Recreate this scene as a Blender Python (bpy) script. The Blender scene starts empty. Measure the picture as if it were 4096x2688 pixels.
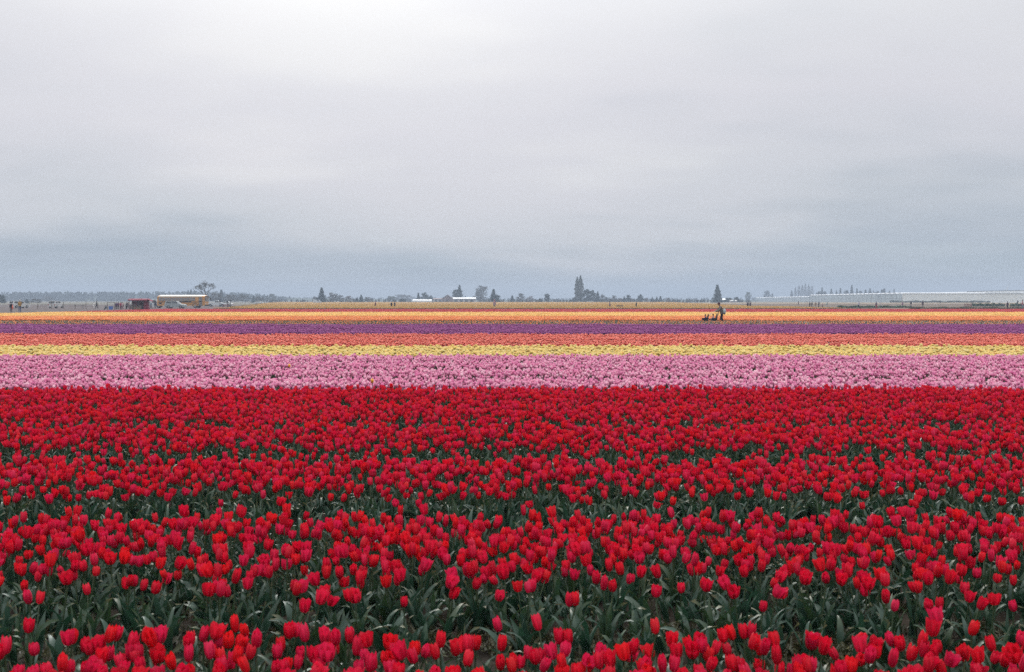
import bpy, bmesh, math, random
import numpy as np
from mathutils import Vector, Matrix, Euler

random.seed(11)
rng = np.random.default_rng(11)
R = math.radians
SC = bpy.context.scene
COL = SC.collection

# ------------------------------------------------------------------ camera
EYE = 1.9                       # eye height in metres
FPX = 4551.1                    # focal length in photo pixels (40 mm on a 36 mm frame, 4096 px)
HOR = 1200.0                    # photo row of the horizon
cam = bpy.data.cameras.new('camera')
cam.sensor_width = 36.0
cam.lens = 40.0
cam.shift_y = -36.0 / 1024.0
cam.clip_start = 0.1
cam.clip_end = 12000
cam.dof.use_dof = True
cam.dof.focus_distance = 26.0
cam.dof.aperture_fstop = 5.6
camo = bpy.data.objects.new('camera', cam)
camo.location = (0, 0, EYE)
camo.rotation_euler = (R(90), 0, 0)
COL.objects.link(camo)
SC.camera = camo

# ------------------------------------------------------------------ sky and sun
SUN_AZ, SUN_EL = R(-7.5), R(42)
sun_dir = Vector((math.sin(SUN_AZ) * math.cos(SUN_EL), math.cos(SUN_AZ) * math.cos(SUN_EL), math.sin(SUN_EL)))


def N(nt, typ, **kw):
    n = nt.nodes.new(typ)
    for k, v in kw.items():
        setattr(n, k, v)
    return n


def math_node(nt, op, a, b=None, c=None, clamp=False):
    n = nt.nodes.new('ShaderNodeMath')
    n.operation = op
    n.use_clamp = clamp
    for i, v in enumerate((a, b, c)):
        if v is None:
            continue
        if isinstance(v, (int, float)):
            n.inputs[i].default_value = v
        else:
            nt.links.new(v, n.inputs[i])
    return n.outputs[0]


def ramp(nt, fac, stops, interp='LINEAR'):
    n = nt.nodes.new('ShaderNodeValToRGB')
    n.color_ramp.interpolation = interp
    e = n.color_ramp.elements
    while len(e) > 1:
        e.remove(e[-1])
    e[0].position = stops[0][0]
    e[0].color = (*stops[0][1], 1)
    for p, c in stops[1:]:
        x = e.new(p)
        x.color = (*c, 1)
    nt.links.new(fac, n.inputs[0])
    return n.outputs[0]


def mixrgb(nt, mode, fac, a, b):
    n = nt.nodes.new('ShaderNodeMix')
    n.data_type = 'RGBA'
    n.blend_type = mode
    for sock, v in ((n.inputs[0], fac), (n.inputs[6], a), (n.inputs[7], b)):
        if isinstance(v, (int, float)):
            sock.default_value = v
        elif isinstance(v, tuple):
            sock.default_value = (*v, 1)
        else:
            nt.links.new(v, sock)
    return n.outputs[2]


world = bpy.data.worlds.new('World')
SC.world = world
world.use_nodes = True
wt = world.node_tree
wt.nodes.clear()
w_out = N(wt, 'ShaderNodeOutputWorld')
w_bg = N(wt, 'ShaderNodeBackground')
w_bg.inputs['Strength'].default_value = 0.72
wt.links.new(w_bg.outputs[0], w_out.inputs[0])
nish = N(wt, 'ShaderNodeTexSky')
nish.sky_type = 'NISHITA'
nish.sun_disc = False
nish.sun_elevation = SUN_EL
nish.sun_rotation = SUN_AZ
nish.dust_density = 3.0
nsky = mixrgb(wt, 'MULTIPLY', 1.0, nish.outputs[0], (0.07, 0.07, 0.07))
tc = N(wt, 'ShaderNodeTexCoord')
sep = N(wt, 'ShaderNodeSeparateXYZ')
wt.links.new(tc.outputs['Generated'], sep.inputs[0])
zc = math_node(wt, 'MAXIMUM', sep.outputs[2], 0.0)
den = math_node(wt, 'ADD', zc, 0.16)
px = math_node(wt, 'DIVIDE', sep.outputs[0], den)
py = math_node(wt, 'DIVIDE', sep.outputs[1], den)
cmb = N(wt, 'ShaderNodeCombineXYZ')
wt.links.new(px, cmb.inputs[0])
wt.links.new(py, cmb.inputs[1])
cn = N(wt, 'ShaderNodeTexNoise')
cn.inputs['Scale'].default_value = 0.62
cn.inputs['Detail'].default_value = 4.0
cn.inputs['Roughness'].default_value = 0.45
cn.inputs['Distortion'].default_value = 0.25
mp = N(wt, 'ShaderNodeMapping')
mp.inputs['Location'].default_value = (-8.8207, 16.6538, 0.0)
wt.links.new(cmb.outputs[0], mp.inputs[0])
wt.links.new(mp.outputs[0], cn.inputs['Vector'])
cloudn = math_node(wt, 'SUBTRACT', cn.outputs['Fac'], 0.5)
# brightness of the cloud deck by elevation, pushed up and down by the cloud noise
el = math_node(wt, 'MULTIPLY', zc, 2.2)
elc = math_node(wt, 'MULTIPLY_ADD', cloudn, 0.50, el, clamp=True)
deck = ramp(wt, elc, [(0.0, (0.40, 0.47, 0.535)), (0.07, (0.475, 0.535, 0.595)), (0.15, (0.62, 0.65, 0.685)),
                      (0.34, (0.71, 0.71, 0.745)), (0.62, (0.77, 0.78, 0.79)), (1.0, (0.83, 0.83, 0.83))])
dotn = N(wt, 'ShaderNodeVectorMath')
dotn.operation = 'DOT_PRODUCT'
dotn.inputs[1].default_value = sun_dir
wt.links.new(tc.outputs['Generated'], dotn.inputs[0])
dt = math_node(wt, 'MAXIMUM', dotn.outputs['Value'], 0.0)
glow = math_node(wt, 'MULTIPLY', math_node(wt, 'POWER', dt, 22.0), 2.0)
side = math_node(wt, 'MULTIPLY_ADD', math_node(wt, 'POWER', dt, 4.0), 0.17, 0.91)
sidec = N(wt, 'ShaderNodeCombineColor')
wt.links.new(side, sidec.inputs[0])
wt.links.new(math_node(wt, 'MULTIPLY_ADD', side, 0.85, 0.15), sidec.inputs[1])
wt.links.new(math_node(wt, 'MULTIPLY_ADD', side, 0.70, 0.31), sidec.inputs[2])
# soft mottling of the cloud base
cn2 = N(wt, 'ShaderNodeTexNoise')
cn2.inputs['Scale'].default_value = 0.95
cn2.inputs['Detail'].default_value = 3.0
cn2.inputs['Roughness'].default_value = 0.5
mp2 = N(wt, 'ShaderNodeMapping')
mp2.inputs['Location'].default_value = (15.2384, -8.5739, 5.0)
mp2.inputs['Scale'].default_value = (0.8, 1.25, 1.0)
wt.links.new(cmb.outputs[0], mp2.inputs[0])
wt.links.new(mp2.outputs[0], cn2.inputs['Vector'])
mot = ramp(wt, cn2.outputs['Fac'], [(0.28, (0.85, 0.875, 0.905)), (0.5, (0.995, 0.99, 1.0)), (0.68, (1.09, 1.08, 1.06))], 'EASE')
deck1 = mixrgb(wt, 'MULTIPLY', 1.0, deck, mot)
deck2 = mixrgb(wt, 'MULTIPLY', 1.0, deck1, sidec.outputs[0])
glowc = N(wt, 'ShaderNodeCombineColor')
for i in range(3):
    wt.links.new(glow, glowc.inputs[i])
deck3 = mixrgb(wt, 'ADD', 1.0, deck2, glowc.outputs[0])
# an overcast sky grows brighter towards the zenith
zen = N(wt, 'ShaderNodeMapRange')
zen.interpolation_type = 'SMOOTHSTEP'
zen.inputs['From Min'].default_value = 0.2
zen.inputs['From Max'].default_value = 0.85
zen.inputs['To Min'].default_value = 1.0
zen.inputs['To Max'].default_value = 2.7
wt.links.new(zc, zen.inputs['Value'])
zenc = N(wt, 'ShaderNodeCombineColor')
for i in range(3):
    wt.links.new(zen.outputs[0], zenc.inputs[i])
deck4 = mixrgb(wt, 'MULTIPLY', 1.0, deck3, zenc.outputs[0])
skyc = mixrgb(wt, 'MIX', 0.95, nsky, deck4)
wt.links.new(skyc, w_bg.inputs['Color'])

sun = bpy.data.lights.new('sun', 'SUN')
sun.energy = 1.5
sun.angle = R(35)
sun.color = (1.0, 0.97, 0.93)
suno = bpy.data.objects.new('sun', sun)
suno.rotation_euler = sun_dir.to_track_quat('Z', 'Y').to_euler()
COL.objects.link(suno)

vs = SC.view_settings
vs.view_transform = 'Standard'
vs.look = 'None'
vs.exposure = 0.5
vs.gamma = 1.0
vs.use_curve_mapping = False
SC.cycles.max_bounces = 6
SC.cycles.diffuse_bounces = 3
SC.cycles.transmission_bounces = 3
SC.cycles.volume_bounces = 0
SC.cycles.sample_clamp_indirect = 3.0
SC.cycles.sample_clamp_direct = 2.2
SC.cycles.use_denoising = False

# ------------------------------------------------------------------ materials
MATS = {}


def mat(name, col, rough=0.7, var=0.12, scale=4.0, spec=0.3, metal=0.0, bump=0.0, bscale=None, hue=None, coords='Object'):
    """principled with noise-driven colour variation"""
    if name in MATS:
        return MATS[name]
    m = bpy.data.materials.new(name)
    m.use_nodes = True
    nt = m.node_tree
    b = nt.nodes['Principled BSDF']
    t = N(nt, 'ShaderNodeTexCoord')
    n = N(nt, 'ShaderNodeTexNoise')
    n.inputs['Scale'].default_value = scale
    n.inputs['Detail'].default_value = 5
    nt.links.new(t.outputs[coords], n.inputs['Vector'])
    lo = tuple(max(0, c * (1 - var * 2)) for c in col)
    hi = hue if hue else tuple(min(1, c * (1 + var * 2)) for c in col)
    c = ramp(nt, n.outputs['Fac'], [(0.3, lo), (0.7, hi)])
    nt.links.new(c, b.inputs['Base Color'])
    b.inputs['Roughness'].default_value = rough
    b.inputs['Specular IOR Level'].default_value = spec
    b.inputs['Metallic'].default_value = metal
    if bump:
        n2 = N(nt, 'ShaderNodeTexNoise')
        n2.inputs['Scale'].default_value = bscale or scale * 4
        n2.inputs['Detail'].default_value = 6
        nt.links.new(t.outputs[coords], n2.inputs['Vector'])
        bp = N(nt, 'ShaderNodeBump')
        bp.inputs['Strength'].default_value = bump
        nt.links.new(n2.outputs['Fac'], bp.inputs['Height'])
        nt.links.new(bp.outputs[0], b.inputs['Normal'])
    MATS[name] = m
    return m


def petal_mat(name, tips, bases, trans=0.35, rough=0.55):
    """petals: colour runs from base to tip of the petal and differs from flower to flower"""
    m = bpy.data.materials.new(name)
    m.use_nodes = True
    nt = m.node_tree
    b = nt.nodes['Principled BSDF']
    out = nt.nodes['Material Output']
    oi = N(nt, 'ShaderNodeObjectInfo')
    at = N(nt, 'ShaderNodeVertexColor')
    at.layer_name = 'Col'
    s = N(nt, 'ShaderNodeSeparateColor')
    nt.links.new(at.outputs[0], s.inputs[0])
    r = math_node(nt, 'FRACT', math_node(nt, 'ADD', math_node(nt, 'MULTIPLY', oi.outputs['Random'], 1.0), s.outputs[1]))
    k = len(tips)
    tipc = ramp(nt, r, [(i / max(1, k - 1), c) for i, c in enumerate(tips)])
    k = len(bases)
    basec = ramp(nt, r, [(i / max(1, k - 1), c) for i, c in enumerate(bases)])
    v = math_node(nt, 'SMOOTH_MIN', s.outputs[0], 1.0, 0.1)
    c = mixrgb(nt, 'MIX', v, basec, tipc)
    tcp = N(nt, 'ShaderNodeTexCoord')
    mpp = N(nt, 'ShaderNodeMapping')
    mpp.inputs['Scale'].default_value = (160, 160, 22)
    nt.links.new(tcp.outputs['Object'], mpp.inputs[0])
    nzp = N(nt, 'ShaderNodeTexNoise')
    nzp.inputs['Scale'].default_value = 1.0
    nzp.inputs['Detail'].default_value = 3
    nt.links.new(mpp.outputs[0], nzp.inputs['Vector'])
    stk = ramp(nt, nzp.outputs['Fac'], [(0.3, (0.82, 0.78, 0.82)), (0.52, (1.04, 1.04, 1.04)), (0.72, (1.14, 1.24, 1.2))])
    c = mixrgb(nt, 'MULTIPLY', 1.0, c, stk)
    nt.links.new(c, b.inputs['Base Color'])
    b.inputs['Roughness'].default_value = rough
    b.inputs['Specular IOR Level'].default_value = 0.25
    tr = N(nt, 'ShaderNodeBsdfTranslucent')
    nt.links.new(c, tr.inputs[0])
    mx = N(nt, 'ShaderNodeMixShader')
    mx.inputs[0].default_value = trans
    nt.links.new(b.outputs[0], mx.inputs[1])
    nt.links.new(tr.outputs[0], mx.inputs[2])
    nt.links.new(mx.outputs[0], out.inputs[0])
    MATS[name] = m
    return m


def leaf_mat(name, cols, trans=0.22, rough=0.42):
    m = bpy.data.materials.new(name)
    m.use_nodes = True
    nt = m.node_tree
    b = nt.nodes['Principled BSDF']
    out = nt.nodes['Material Output']
    oi = N(nt, 'ShaderNodeObjectInfo')
    t = N(nt, 'ShaderNodeTexCoord')
    n = N(nt, 'ShaderNodeTexNoise')
    n.inputs['Scale'].default_value = 14
    nt.links.new(t.outputs['Object'], n.inputs['Vector'])
    f = math_node(nt, 'FRACT', math_node(nt, 'MULTIPLY_ADD', n.outputs['Fac'], 0.7, oi.outputs['Random']))
    k = len(cols)
    c = ramp(nt, f, [(i / (k - 1), q) for i, q in enumerate(cols)])
    vc = N(nt, 'ShaderNodeVertexColor')
    vc.layer_name = 'Col'
    sp = N(nt, 'ShaderNodeSeparateColor')
    nt.links.new(vc.outputs[0], sp.inputs[0])
    tip = math_node(nt, 'MULTIPLY', math_node(nt, 'MULTIPLY_ADD', sp.outputs[0], 4.0, -3.0, clamp=True), math_node(nt, 'GREATER_THAN', sp.outputs[1], 0.62))
    c = mixrgb(nt, 'MIX', math_node(nt, 'MULTIPLY', tip, 0.8), c, (0.17, 0.15, 0.07))
    nt.links.new(c, b.inputs['Base Color'])
    b.inputs['Roughness'].default_value = rough
    b.inputs['Specular IOR Level'].default_value = 0.5
    tr = N(nt, 'ShaderNodeBsdfTranslucent')
    nt.links.new(c, tr.inputs[0])
    mx = N(nt, 'ShaderNodeMixShader')
    mx.inputs[0].default_value = trans
    nt.links.new(b.outputs[0], mx.inputs[1])
    nt.links.new(tr.outputs[0], mx.inputs[2])
    nt.links.new(mx.outputs[0], out.inputs[0])
    MATS[name] = m
    return m


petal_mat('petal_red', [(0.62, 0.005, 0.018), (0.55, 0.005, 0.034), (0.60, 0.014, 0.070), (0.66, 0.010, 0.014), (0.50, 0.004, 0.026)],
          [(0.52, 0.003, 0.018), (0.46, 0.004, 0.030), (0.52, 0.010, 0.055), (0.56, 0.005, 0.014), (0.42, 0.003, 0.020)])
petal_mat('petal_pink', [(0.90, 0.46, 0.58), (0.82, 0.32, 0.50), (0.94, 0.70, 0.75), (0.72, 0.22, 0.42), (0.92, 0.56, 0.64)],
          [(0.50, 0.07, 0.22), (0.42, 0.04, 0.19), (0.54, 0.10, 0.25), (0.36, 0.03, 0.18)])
petal_mat('petal_cream', [(0.86, 0.74, 0.34), (0.84, 0.66, 0.24), (0.88, 0.78, 0.44), (0.86, 0.58, 0.22)],
          [(0.62, 0.50, 0.16), (0.60, 0.44, 0.10), (0.60, 0.54, 0.20), (0.62, 0.36, 0.12)])
petal_mat('petal_coral', [(0.86, 0.26, 0.17), (0.82, 0.19, 0.14), (0.88, 0.33, 0.24), (0.76, 0.13, 0.09)],
          [(0.55, 0.05, 0.03), (0.50, 0.03, 0.03), (0.55, 0.06, 0.04), (0.45, 0.03, 0.03)])
petal_mat('petal_purple', [(0.36, 0.075, 0.27), (0.29, 0.055, 0.25), (0.41, 0.09, 0.28), (0.31, 0.06, 0.23)],
          [(0.15, 0.035, 0.15), (0.13, 0.03, 0.14), (0.17, 0.04, 0.15), (0.12, 0.03, 0.12)])
petal_mat('petal_orange', [(0.88, 0.36, 0.11), (0.86, 0.30, 0.09), (0.90, 0.42, 0.16), (0.88, 0.28, 0.11)],
          [(0.74, 0.22, 0.04), (0.70, 0.18, 0.04), (0.76, 0.26, 0.07), (0.68, 0.15, 0.04)])
petal_mat('petal_yellow', [(0.90, 0.58, 0.17), (0.90, 0.62, 0.20), (0.88, 0.54, 0.15), (0.90, 0.64, 0.24)],
          [(0.80, 0.46, 0.10), (0.80, 0.48, 0.10), (0.78, 0.42, 0.09), (0.80, 0.50, 0.14)])
petal_mat('petal_far_red', [(0.62, 0.05, 0.06), (0.58, 0.04, 0.07), (0.66, 0.07, 0.08), (0.60, 0.06, 0.05)],
          [(0.45, 0.02, 0.03), (0.42, 0.02, 0.03), (0.45, 0.03, 0.04), (0.42, 0.02, 0.03)])
petal_mat('petal_daffodil', [(0.58, 0.32, 0.05), (0.52, 0.27, 0.045), (0.62, 0.37, 0.075), (0.46, 0.27, 0.05)],
          [(0.32, 0.19, 0.05), (0.30, 0.16, 0.05), (0.32, 0.19, 0.06), (0.26, 0.16, 0.05)])
petal_mat('petal_single_yellow', [(0.88, 0.56, 0.10), (0.88, 0.52, 0.08)], [(0.78, 0.42, 0.05), (0.76, 0.40, 0.05)])
leaf_mat('tulip_leaf', [(0.013, 0.042, 0.024), (0.018, 0.057, 0.031), (0.026, 0.062, 0.042), (0.027, 0.058, 0.019), (0.042, 0.084, 0.055)])
leaf_mat('tulip_stem', [(0.036, 0.062, 0.028), (0.046, 0.072, 0.034)], trans=0.1)
leaf_mat('far_leaf', [(0.035, 0.055, 0.03), (0.05, 0.068, 0.036), (0.042, 0.06, 0.04)])
leaf_mat('weed_leaf', [(0.05, 0.056, 0.022), (0.066, 0.066, 0.03), (0.04, 0.053, 0.023), (0.08, 0.066, 0.04)])
mat('soil', (0.024, 0.019, 0.014), rough=0.95, var=0.25, scale=3.0, spec=0.1, bump=0.8, bscale=22)
mat('far_land', (0.12, 0.11, 0.085), rough=0.95, var=0.2, scale=0.02, spec=0.05)
mat('gravel', (0.072, 0.057, 0.055), rough=0.95, var=0.2, scale=0.6, spec=0.1, bump=0.3, bscale=12)
mat('ploughed', (0.105, 0.080, 0.060), rough=0.95, var=0.16, scale=0.12, spec=0.05, bump=0.4, bscale=2)
mat('straw', (0.34, 0.26, 0.165), rough=0.95, var=0.12, scale=0.2, spec=0.05)
mat('grass', (0.10, 0.115, 0.055), rough=0.9, var=0.25, scale=0.8, spec=0.1)
mat('bark', (0.08, 0.065, 0.05), rough=0.9, var=0.2, scale=3)
mat('needles', (0.022, 0.038, 0.028), rough=0.8, var=0.3, scale=0.6, spec=0.2)
mat('twigs', (0.085, 0.078, 0.066), rough=0.9, var=0.25, scale=0.5, spec=0.1)
mat('spring_leaves', (0.075, 0.085, 0.05), rough=0.8, var=0.3, scale=0.5, spec=0.2)
mat('russet_twigs', (0.12, 0.085, 0.065), rough=0.9, var=0.25, scale=0.5, spec=0.1)
mat('forest', (0.035, 0.048, 0.036), rough=0.9, var=0.3, scale=0.05, spec=0.1)
mat('white_panel', (0.76, 0.76, 0.72), rough=0.45, var=0.03, scale=0.15)
mat('pale_roof', (0.66, 0.68, 0.70), rough=0.35, var=0.04, scale=0.1)
mat('white_trim', (0.43, 0.44, 0.44), rough=0.4, var=0.02)
mat('grey_glass', (0.34, 0.38, 0.385), rough=0.25, var=0.08, scale=0.08, spec=0.5)
mat('dark_metal', (0.06, 0.06, 0.065), rough=0.5, var=0.1)
mat('grey_metal', (0.34, 0.35, 0.36), rough=0.4, var=0.08)
mat('barn_wood', (0.20, 0.14, 0.13), rough=0.85, var=0.15, scale=1.5)
mat('barn_roof', (0.10, 0.085, 0.085), rough=0.8, var=0.15, scale=1.0)
mat('shed_wall', (0.42, 0.38, 0.37), rough=0.8, var=0.08, scale=0.6)
mat('window_dark', (0.03, 0.035, 0.04), rough=0.12, var=0.1, spec=0.6)
mat('bus_yellow', (0.50, 0.25, 0.08), rough=0.35, var=0.06, scale=1.0, spec=0.5)
mat('bus_white', (0.44, 0.425, 0.37), rough=0.4, var=0.04)
mat('bus_frame', (0.22, 0.19, 0.16), rough=0.5, var=0.05)
mat('bus_black', (0.015, 0.015, 0.018), rough=0.5, var=0.1)
mat('bus_glass', (0.20, 0.19, 0.19), rough=0.08, var=0.1, spec=0.8)
mat('rubber', (0.012, 0.012, 0.012), rough=0.8, var=0.1)
mat('rim_metal', (0.35, 0.35, 0.36), rough=0.35, metal=0.6)
mat('lamp_white', (0.8, 0.8, 0.78), rough=0.15, spec=0.6)
mat('lamp_red', (0.35, 0.01, 0.01), rough=0.2, spec=0.6)
mat('silver_paint', (0.26, 0.29, 0.30), rough=0.55, spec=0.2, var=0.04)
mat('white_paint', (0.50, 0.50, 0.49), rough=0.55, spec=0.2, var=0.03)
mat('grey_paint', (0.50, 0.53, 0.55), rough=0.55, spec=0.2, var=0.03)
mat('navy_paint', (0.018, 0.018, 0.032), rough=0.9, spec=0.1)
mat('stall_red', (0.165, 0.018, 0.036), rough=0.9, var=0.15, scale=2)
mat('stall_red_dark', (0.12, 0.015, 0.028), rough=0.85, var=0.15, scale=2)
mat('old_wood', (0.14, 0.11, 0.09), rough=0.9, var=0.2, scale=4)
mat('red_wood', (0.17, 0.055, 0.05), rough=0.85, var=0.2, scale=4)
mat('blue_plastic', (0.06, 0.14, 0.42), rough=0.4)
mat('hedge_green', (0.025, 0.07, 0.03), rough=0.7, var=0.3, scale=2)
mat('pot_brown', (0.22, 0.13, 0.05), rough=0.8)
mat('skin', (0.52, 0.32, 0.24), rough=0.55, var=0.05)
mat('eye_dark', (0.02, 0.015, 0.01), rough=0.2)

# ------------------------------------------------------------------ mesh helpers


class MB:
    """collects faces, builds one mesh object"""

    def __init__(self):
        self.v, self.f, self.c, self.m = [], [], [], []

    def add(self, verts, faces, col=None, mi=0):
        o = len(self.v)
        self.v.extend([tuple(p) for p in verts])
        self.f.extend([tuple(i + o for i in q) for q in faces])
        self.m.extend([mi] * len(faces))
        if col is None:
            self.c.extend([(0.5, 0.0, 0.5, 1.0)] * len(verts))
        else:
            self.c.extend(col)
        return self

    def box(self, c, s, rz=0.0, mi=0, taper=1.0, rx=0.0, ry=0.0):
        vs_ = []
        m = Euler((rx, ry, rz)).to_matrix()
        for dz in (-0.5, 0.5):
            t = taper if dz > 0 else 1.0
            for dx, dy in ((-0.5, -0.5), (0.5, -0.5), (0.5, 0.5), (-0.5, 0.5)):
                p = m @ Vector((dx * s[0] * t, dy * s[1] * t, dz * s[2]))
                vs_.append((p.x + c[0], p.y + c[1], p.z + c[2]))
        return self.add(vs_, [(3, 2, 1, 0), (4, 5, 6, 7), (0, 1, 5, 4), (1, 2, 6, 5), (2, 3, 7, 6), (3, 0, 4, 7)], mi=mi)

    def tube(self, pts, rads, n=6, mi=0, cap=True, squash=1.0):
        pts = [Vector(p) for p in pts]
        rings = []
        up = Vector((0, 0, 1))
        vs_, fs = [], []
        for i, p in enumerate(pts):
            t = (pts[min(i + 1, len(pts) - 1)] - pts[max(i - 1, 0)]).normalized()
            a = t.cross(up)
            if a.length < 1e-3:
                a = t.cross(Vector((1, 0, 0)))
            a.normalize()
            b = t.cross(a)
            r = rads[i] if isinstance(rads, (list, tuple)) else rads
            for k in range(n):
                q = p + (a * math.cos(2 * math.pi * k / n) + b * math.sin(2 * math.pi * k / n) * squash) * r
                vs_.append(q)
        for i in range(len(pts) - 1):
            for k in range(n):
                fs.append((i * n + k, i * n + (k + 1) % n, (i + 1) * n + (k + 1) % n, (i + 1) * n + k))
        if cap:
            fs.append(tuple(range(n - 1, -1, -1)))
            fs.append(tuple((len(pts) - 1) * n + k for k in range(n)))
        return self.add(vs_, fs, mi=mi)

    def prism(self, prof, y0, y1, mi=0, inset=None):
        """profile in (x, z) pushed from y0 to y1"""
        n = len(prof)
        vs_ = [(x, y0, z) for x, z in prof] + [(x, y1, z) for x, z in prof]
        fs = [(i, (i + 1) % n, n + (i + 1) % n, n + i) for i in range(n)]
        fs += [tuple(range(n - 1, -1, -1)), tuple(range(n, 2 * n))]
        return self.add(vs_, fs, mi=mi)

    def ball(self, c, r, nu=10, nv=7, mi=0):
        rx, ry, rz = r if isinstance(r, tuple) else (r, r, r)
        vs_, fs = [], []
        for j in range(nv + 1):
            th = math.pi * j / nv
            for i in range(nu):
                ph = 2 * math.pi * i / nu
                vs_.append((c[0] + rx * math.sin(th) * math.cos(ph), c[1] + ry * math.sin(th) * math.sin(ph), c[2] + rz * math.cos(th)))
        for j in range(nv):
            for i in range(nu):
                fs.append((j * nu + i, (j + 1) * nu + i, (j + 1) * nu + (i + 1) % nu, j * nu + (i + 1) % nu))
        return self.add(vs_, fs, mi=mi)

    def mesh(self, name, mats, smooth=False):
        me = bpy.data.meshes.new(name)
        me.from_pydata(self.v, [], self.f)
        for m in (mats if isinstance(mats, (list, tuple)) else [mats]):
            me.materials.append(MATS[m] if isinstance(m, str) else m)
        me.polygons.foreach_set('material_index', self.m)
        if smooth:
            me.polygons.foreach_set('use_smooth', [True] * len(self.f))
        a = me.color_attributes.new('Col', 'FLOAT_COLOR', 'POINT')
        a.data.foreach_set('color', np.array(self.c, dtype=np.float32).ravel())
        me.update()
        return me

    def build(self, name, mats, parent=None, smooth=False, loc=None, rz=0.0):
        return obj(name, self.mesh(name, mats, smooth), parent, loc, rz)


def obj(name, me, parent=None, loc=None, rz=0.0):
    o = bpy.data.objects.new(name, me)
    COL.objects.link(o)
    if parent is not None:
        o.parent = parent
    if loc is not None:
        o.location = loc
    if rz:
        o.rotation_euler = (0, 0, rz)
    return o


def tag(o, label=None, cat=None, group=None, kind=None):
    if label:
        o['label'] = label
    if cat:
        o['category'] = cat
    if group:
        o['group'] = group
    if kind:
        o['kind'] = kind
    return o


def thing(name, label, cat, loc, rz=0.0, group=None):
    o = bpy.data.objects.new(name, None)
    COL.objects.link(o)
    o.location = loc
    o.rotation_euler = (0, 0, rz)
    o.empty_display_size = 0.2
    return tag(o, label, cat, group)


def PX(xs, d):
    """world x of photo column xs at distance d"""
    return (xs - 2048.0) / FPX * d


def PZ(ys, d):
    return EYE - (ys - HOR) / FPX * d


def GD(ys):
    """distance of the ground point seen at photo row ys"""
    return FPX * EYE / (ys - HOR)


# ------------------------------------------------------------------ the land
def sheet(name, poly, z, m):
    b = MB()
    b.add([(x, y, z) for x, y in poly], [tuple(range(len(poly)))])
    o = b.build(name, m)
    tag(o, kind='structure')
    return o


gnd = sheet('ground', [(-5000, -60), (5000, -60), (5000, 7000), (-5000, 7000)], 0.0, 'far_land')
sheet('tulip_field_soil', [(-58, -20), (230, -20), (230, 197), (-58, 197)], 0.012, 'soil')
sheet('gravel_lot', [(-260, -20), (-58.3, -20), (-59, 197.3), (-59, 206.2), (-49.6, 206.5), (-106, 455), (-420, 455)], 0.012, 'gravel')
sheet('field_path', [(-59, 197.5), (230, 197.5), (230, 206), (-61, 206)], 0.02, 'gravel')
sheet('ploughed_field', [(66, 206.5), (330, 206.5), (330, 640), (95, 640), (62, 300)], 0.02, 'ploughed')
sheet('straw_strip', [(98, 640.5), (420, 640.5), (420, 760), (105, 760)], 0.03, 'straw')
sheet('daffodil_field_soil', [(-49, 206.6), (65.5, 206.6), (61.5, 300), (94.5, 640), (100, 860), (-178, 860), (-55, 215)], 0.016, 'soil')

# rough soil with clods between the nearest beds
b = MB()
nx, ny = 150, 120
xs_ = np.linspace(-6.5, 6.5, nx)
ys_ = np.linspace(3.2, 11.5, ny)
XX, YY = np.meshgrid(xs_, ys_)
hgt = np.zeros_like(XX)
for k in range(26):
    fx, fy = rng.uniform(1.5, 16, 2)
    hgt += np.sin(XX * fx + rng.uniform(0, 6)) * np.sin(YY * fy + rng.uniform(0, 6)) * 0.006
bedphase = ((YY - 5.14) / 2.85) % 1.0
hgt += 0.05 * np.clip(np.cos((bedphase - 0.6) * 2 * np.pi) + 0.3, 0, 1)
hgt += rng.normal(0, 0.006, hgt.shape)
vv = np.stack([XX.ravel(), YY.ravel(), hgt.ravel() + 0.05], 1)
ff = [(j * nx + i, j * nx + i + 1, (j + 1) * nx + i + 1, (j + 1) * nx + i) for j in range(ny - 1) for i in range(nx - 1)]
b.add(vv, ff)
tag(b.build('soil', 'soil'), kind='structure')


# ------------------------------------------------------------------ tulips
def flower_geo(mb, c, hf, rad, rg, openness=0.0, lod=0, tint=None, mi=0, tilt=(0, 0)):
    g = rg.uniform(0, 1) if tint is None else tint
    V = [0, 0.18, 0.42, 0.68, 0.88, 1.0]
    W = [0.50, 0.74, 0.84, 0.74, 0.46, 0.10]
    RR = [0.20, 0.74, 1.0, 0.98 + 0.12 * openness, 0.84 + 0.4 * openness, 0.70 + 0.62 * openness]
    Z = [0.0, 0.10, 0.38, 0.70, 0.92, 1.0]
    if lod == 1:
        ids = [0, 2, 4, 5]
        V, W, RR, Z = [[q[i] for i in ids] for q in (V, W, RR, Z)]
    us = (-1, -0.36, 0.36, 1) if lod == 0 else (-1, 0, 1)
    m = Euler((tilt[0], tilt[1], 0)).to_matrix()
    a0 = rg.uniform(0, 6.28)
    for k in range(6):
        inner = k % 2
        a = a0 + k * math.pi / 3 + rg.uniform(-0.1, 0.1)
        rs = rad * (0.86 if inner else 1.0) * rg.uniform(0.94, 1.06)
        hs = hf * (0.97 if inner else 1.0) * rg.uniform(0.92, 1.05)
        fl = rg.uniform(-0.08, 0.12)
        vs_, cs, fs = [], [], []
        for j, v in enumerate(V):
            for u in us:
                an = a + u * W[j]
                rr = rs * (RR[j] + fl * v * v) * (1 - 0.07 * u * u * (1 - v))
                z = hs * Z[j] - hs * 0.045 * u * u * v
                p = m @ Vector((rr * math.cos(an), rr * math.sin(an), z))
                vs_.append((c[0] + p.x, c[1] + p.y, c[2] + p.z))
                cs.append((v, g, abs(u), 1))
        n = len(us)
        for j in range(len(V) - 1):
            for i in range(n - 1):
                fs.append((j * n + i, j * n + i + 1, (j + 1) * n + i + 1, (j + 1) * n + i))
        mb.add(vs_, fs, cs, mi)


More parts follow.
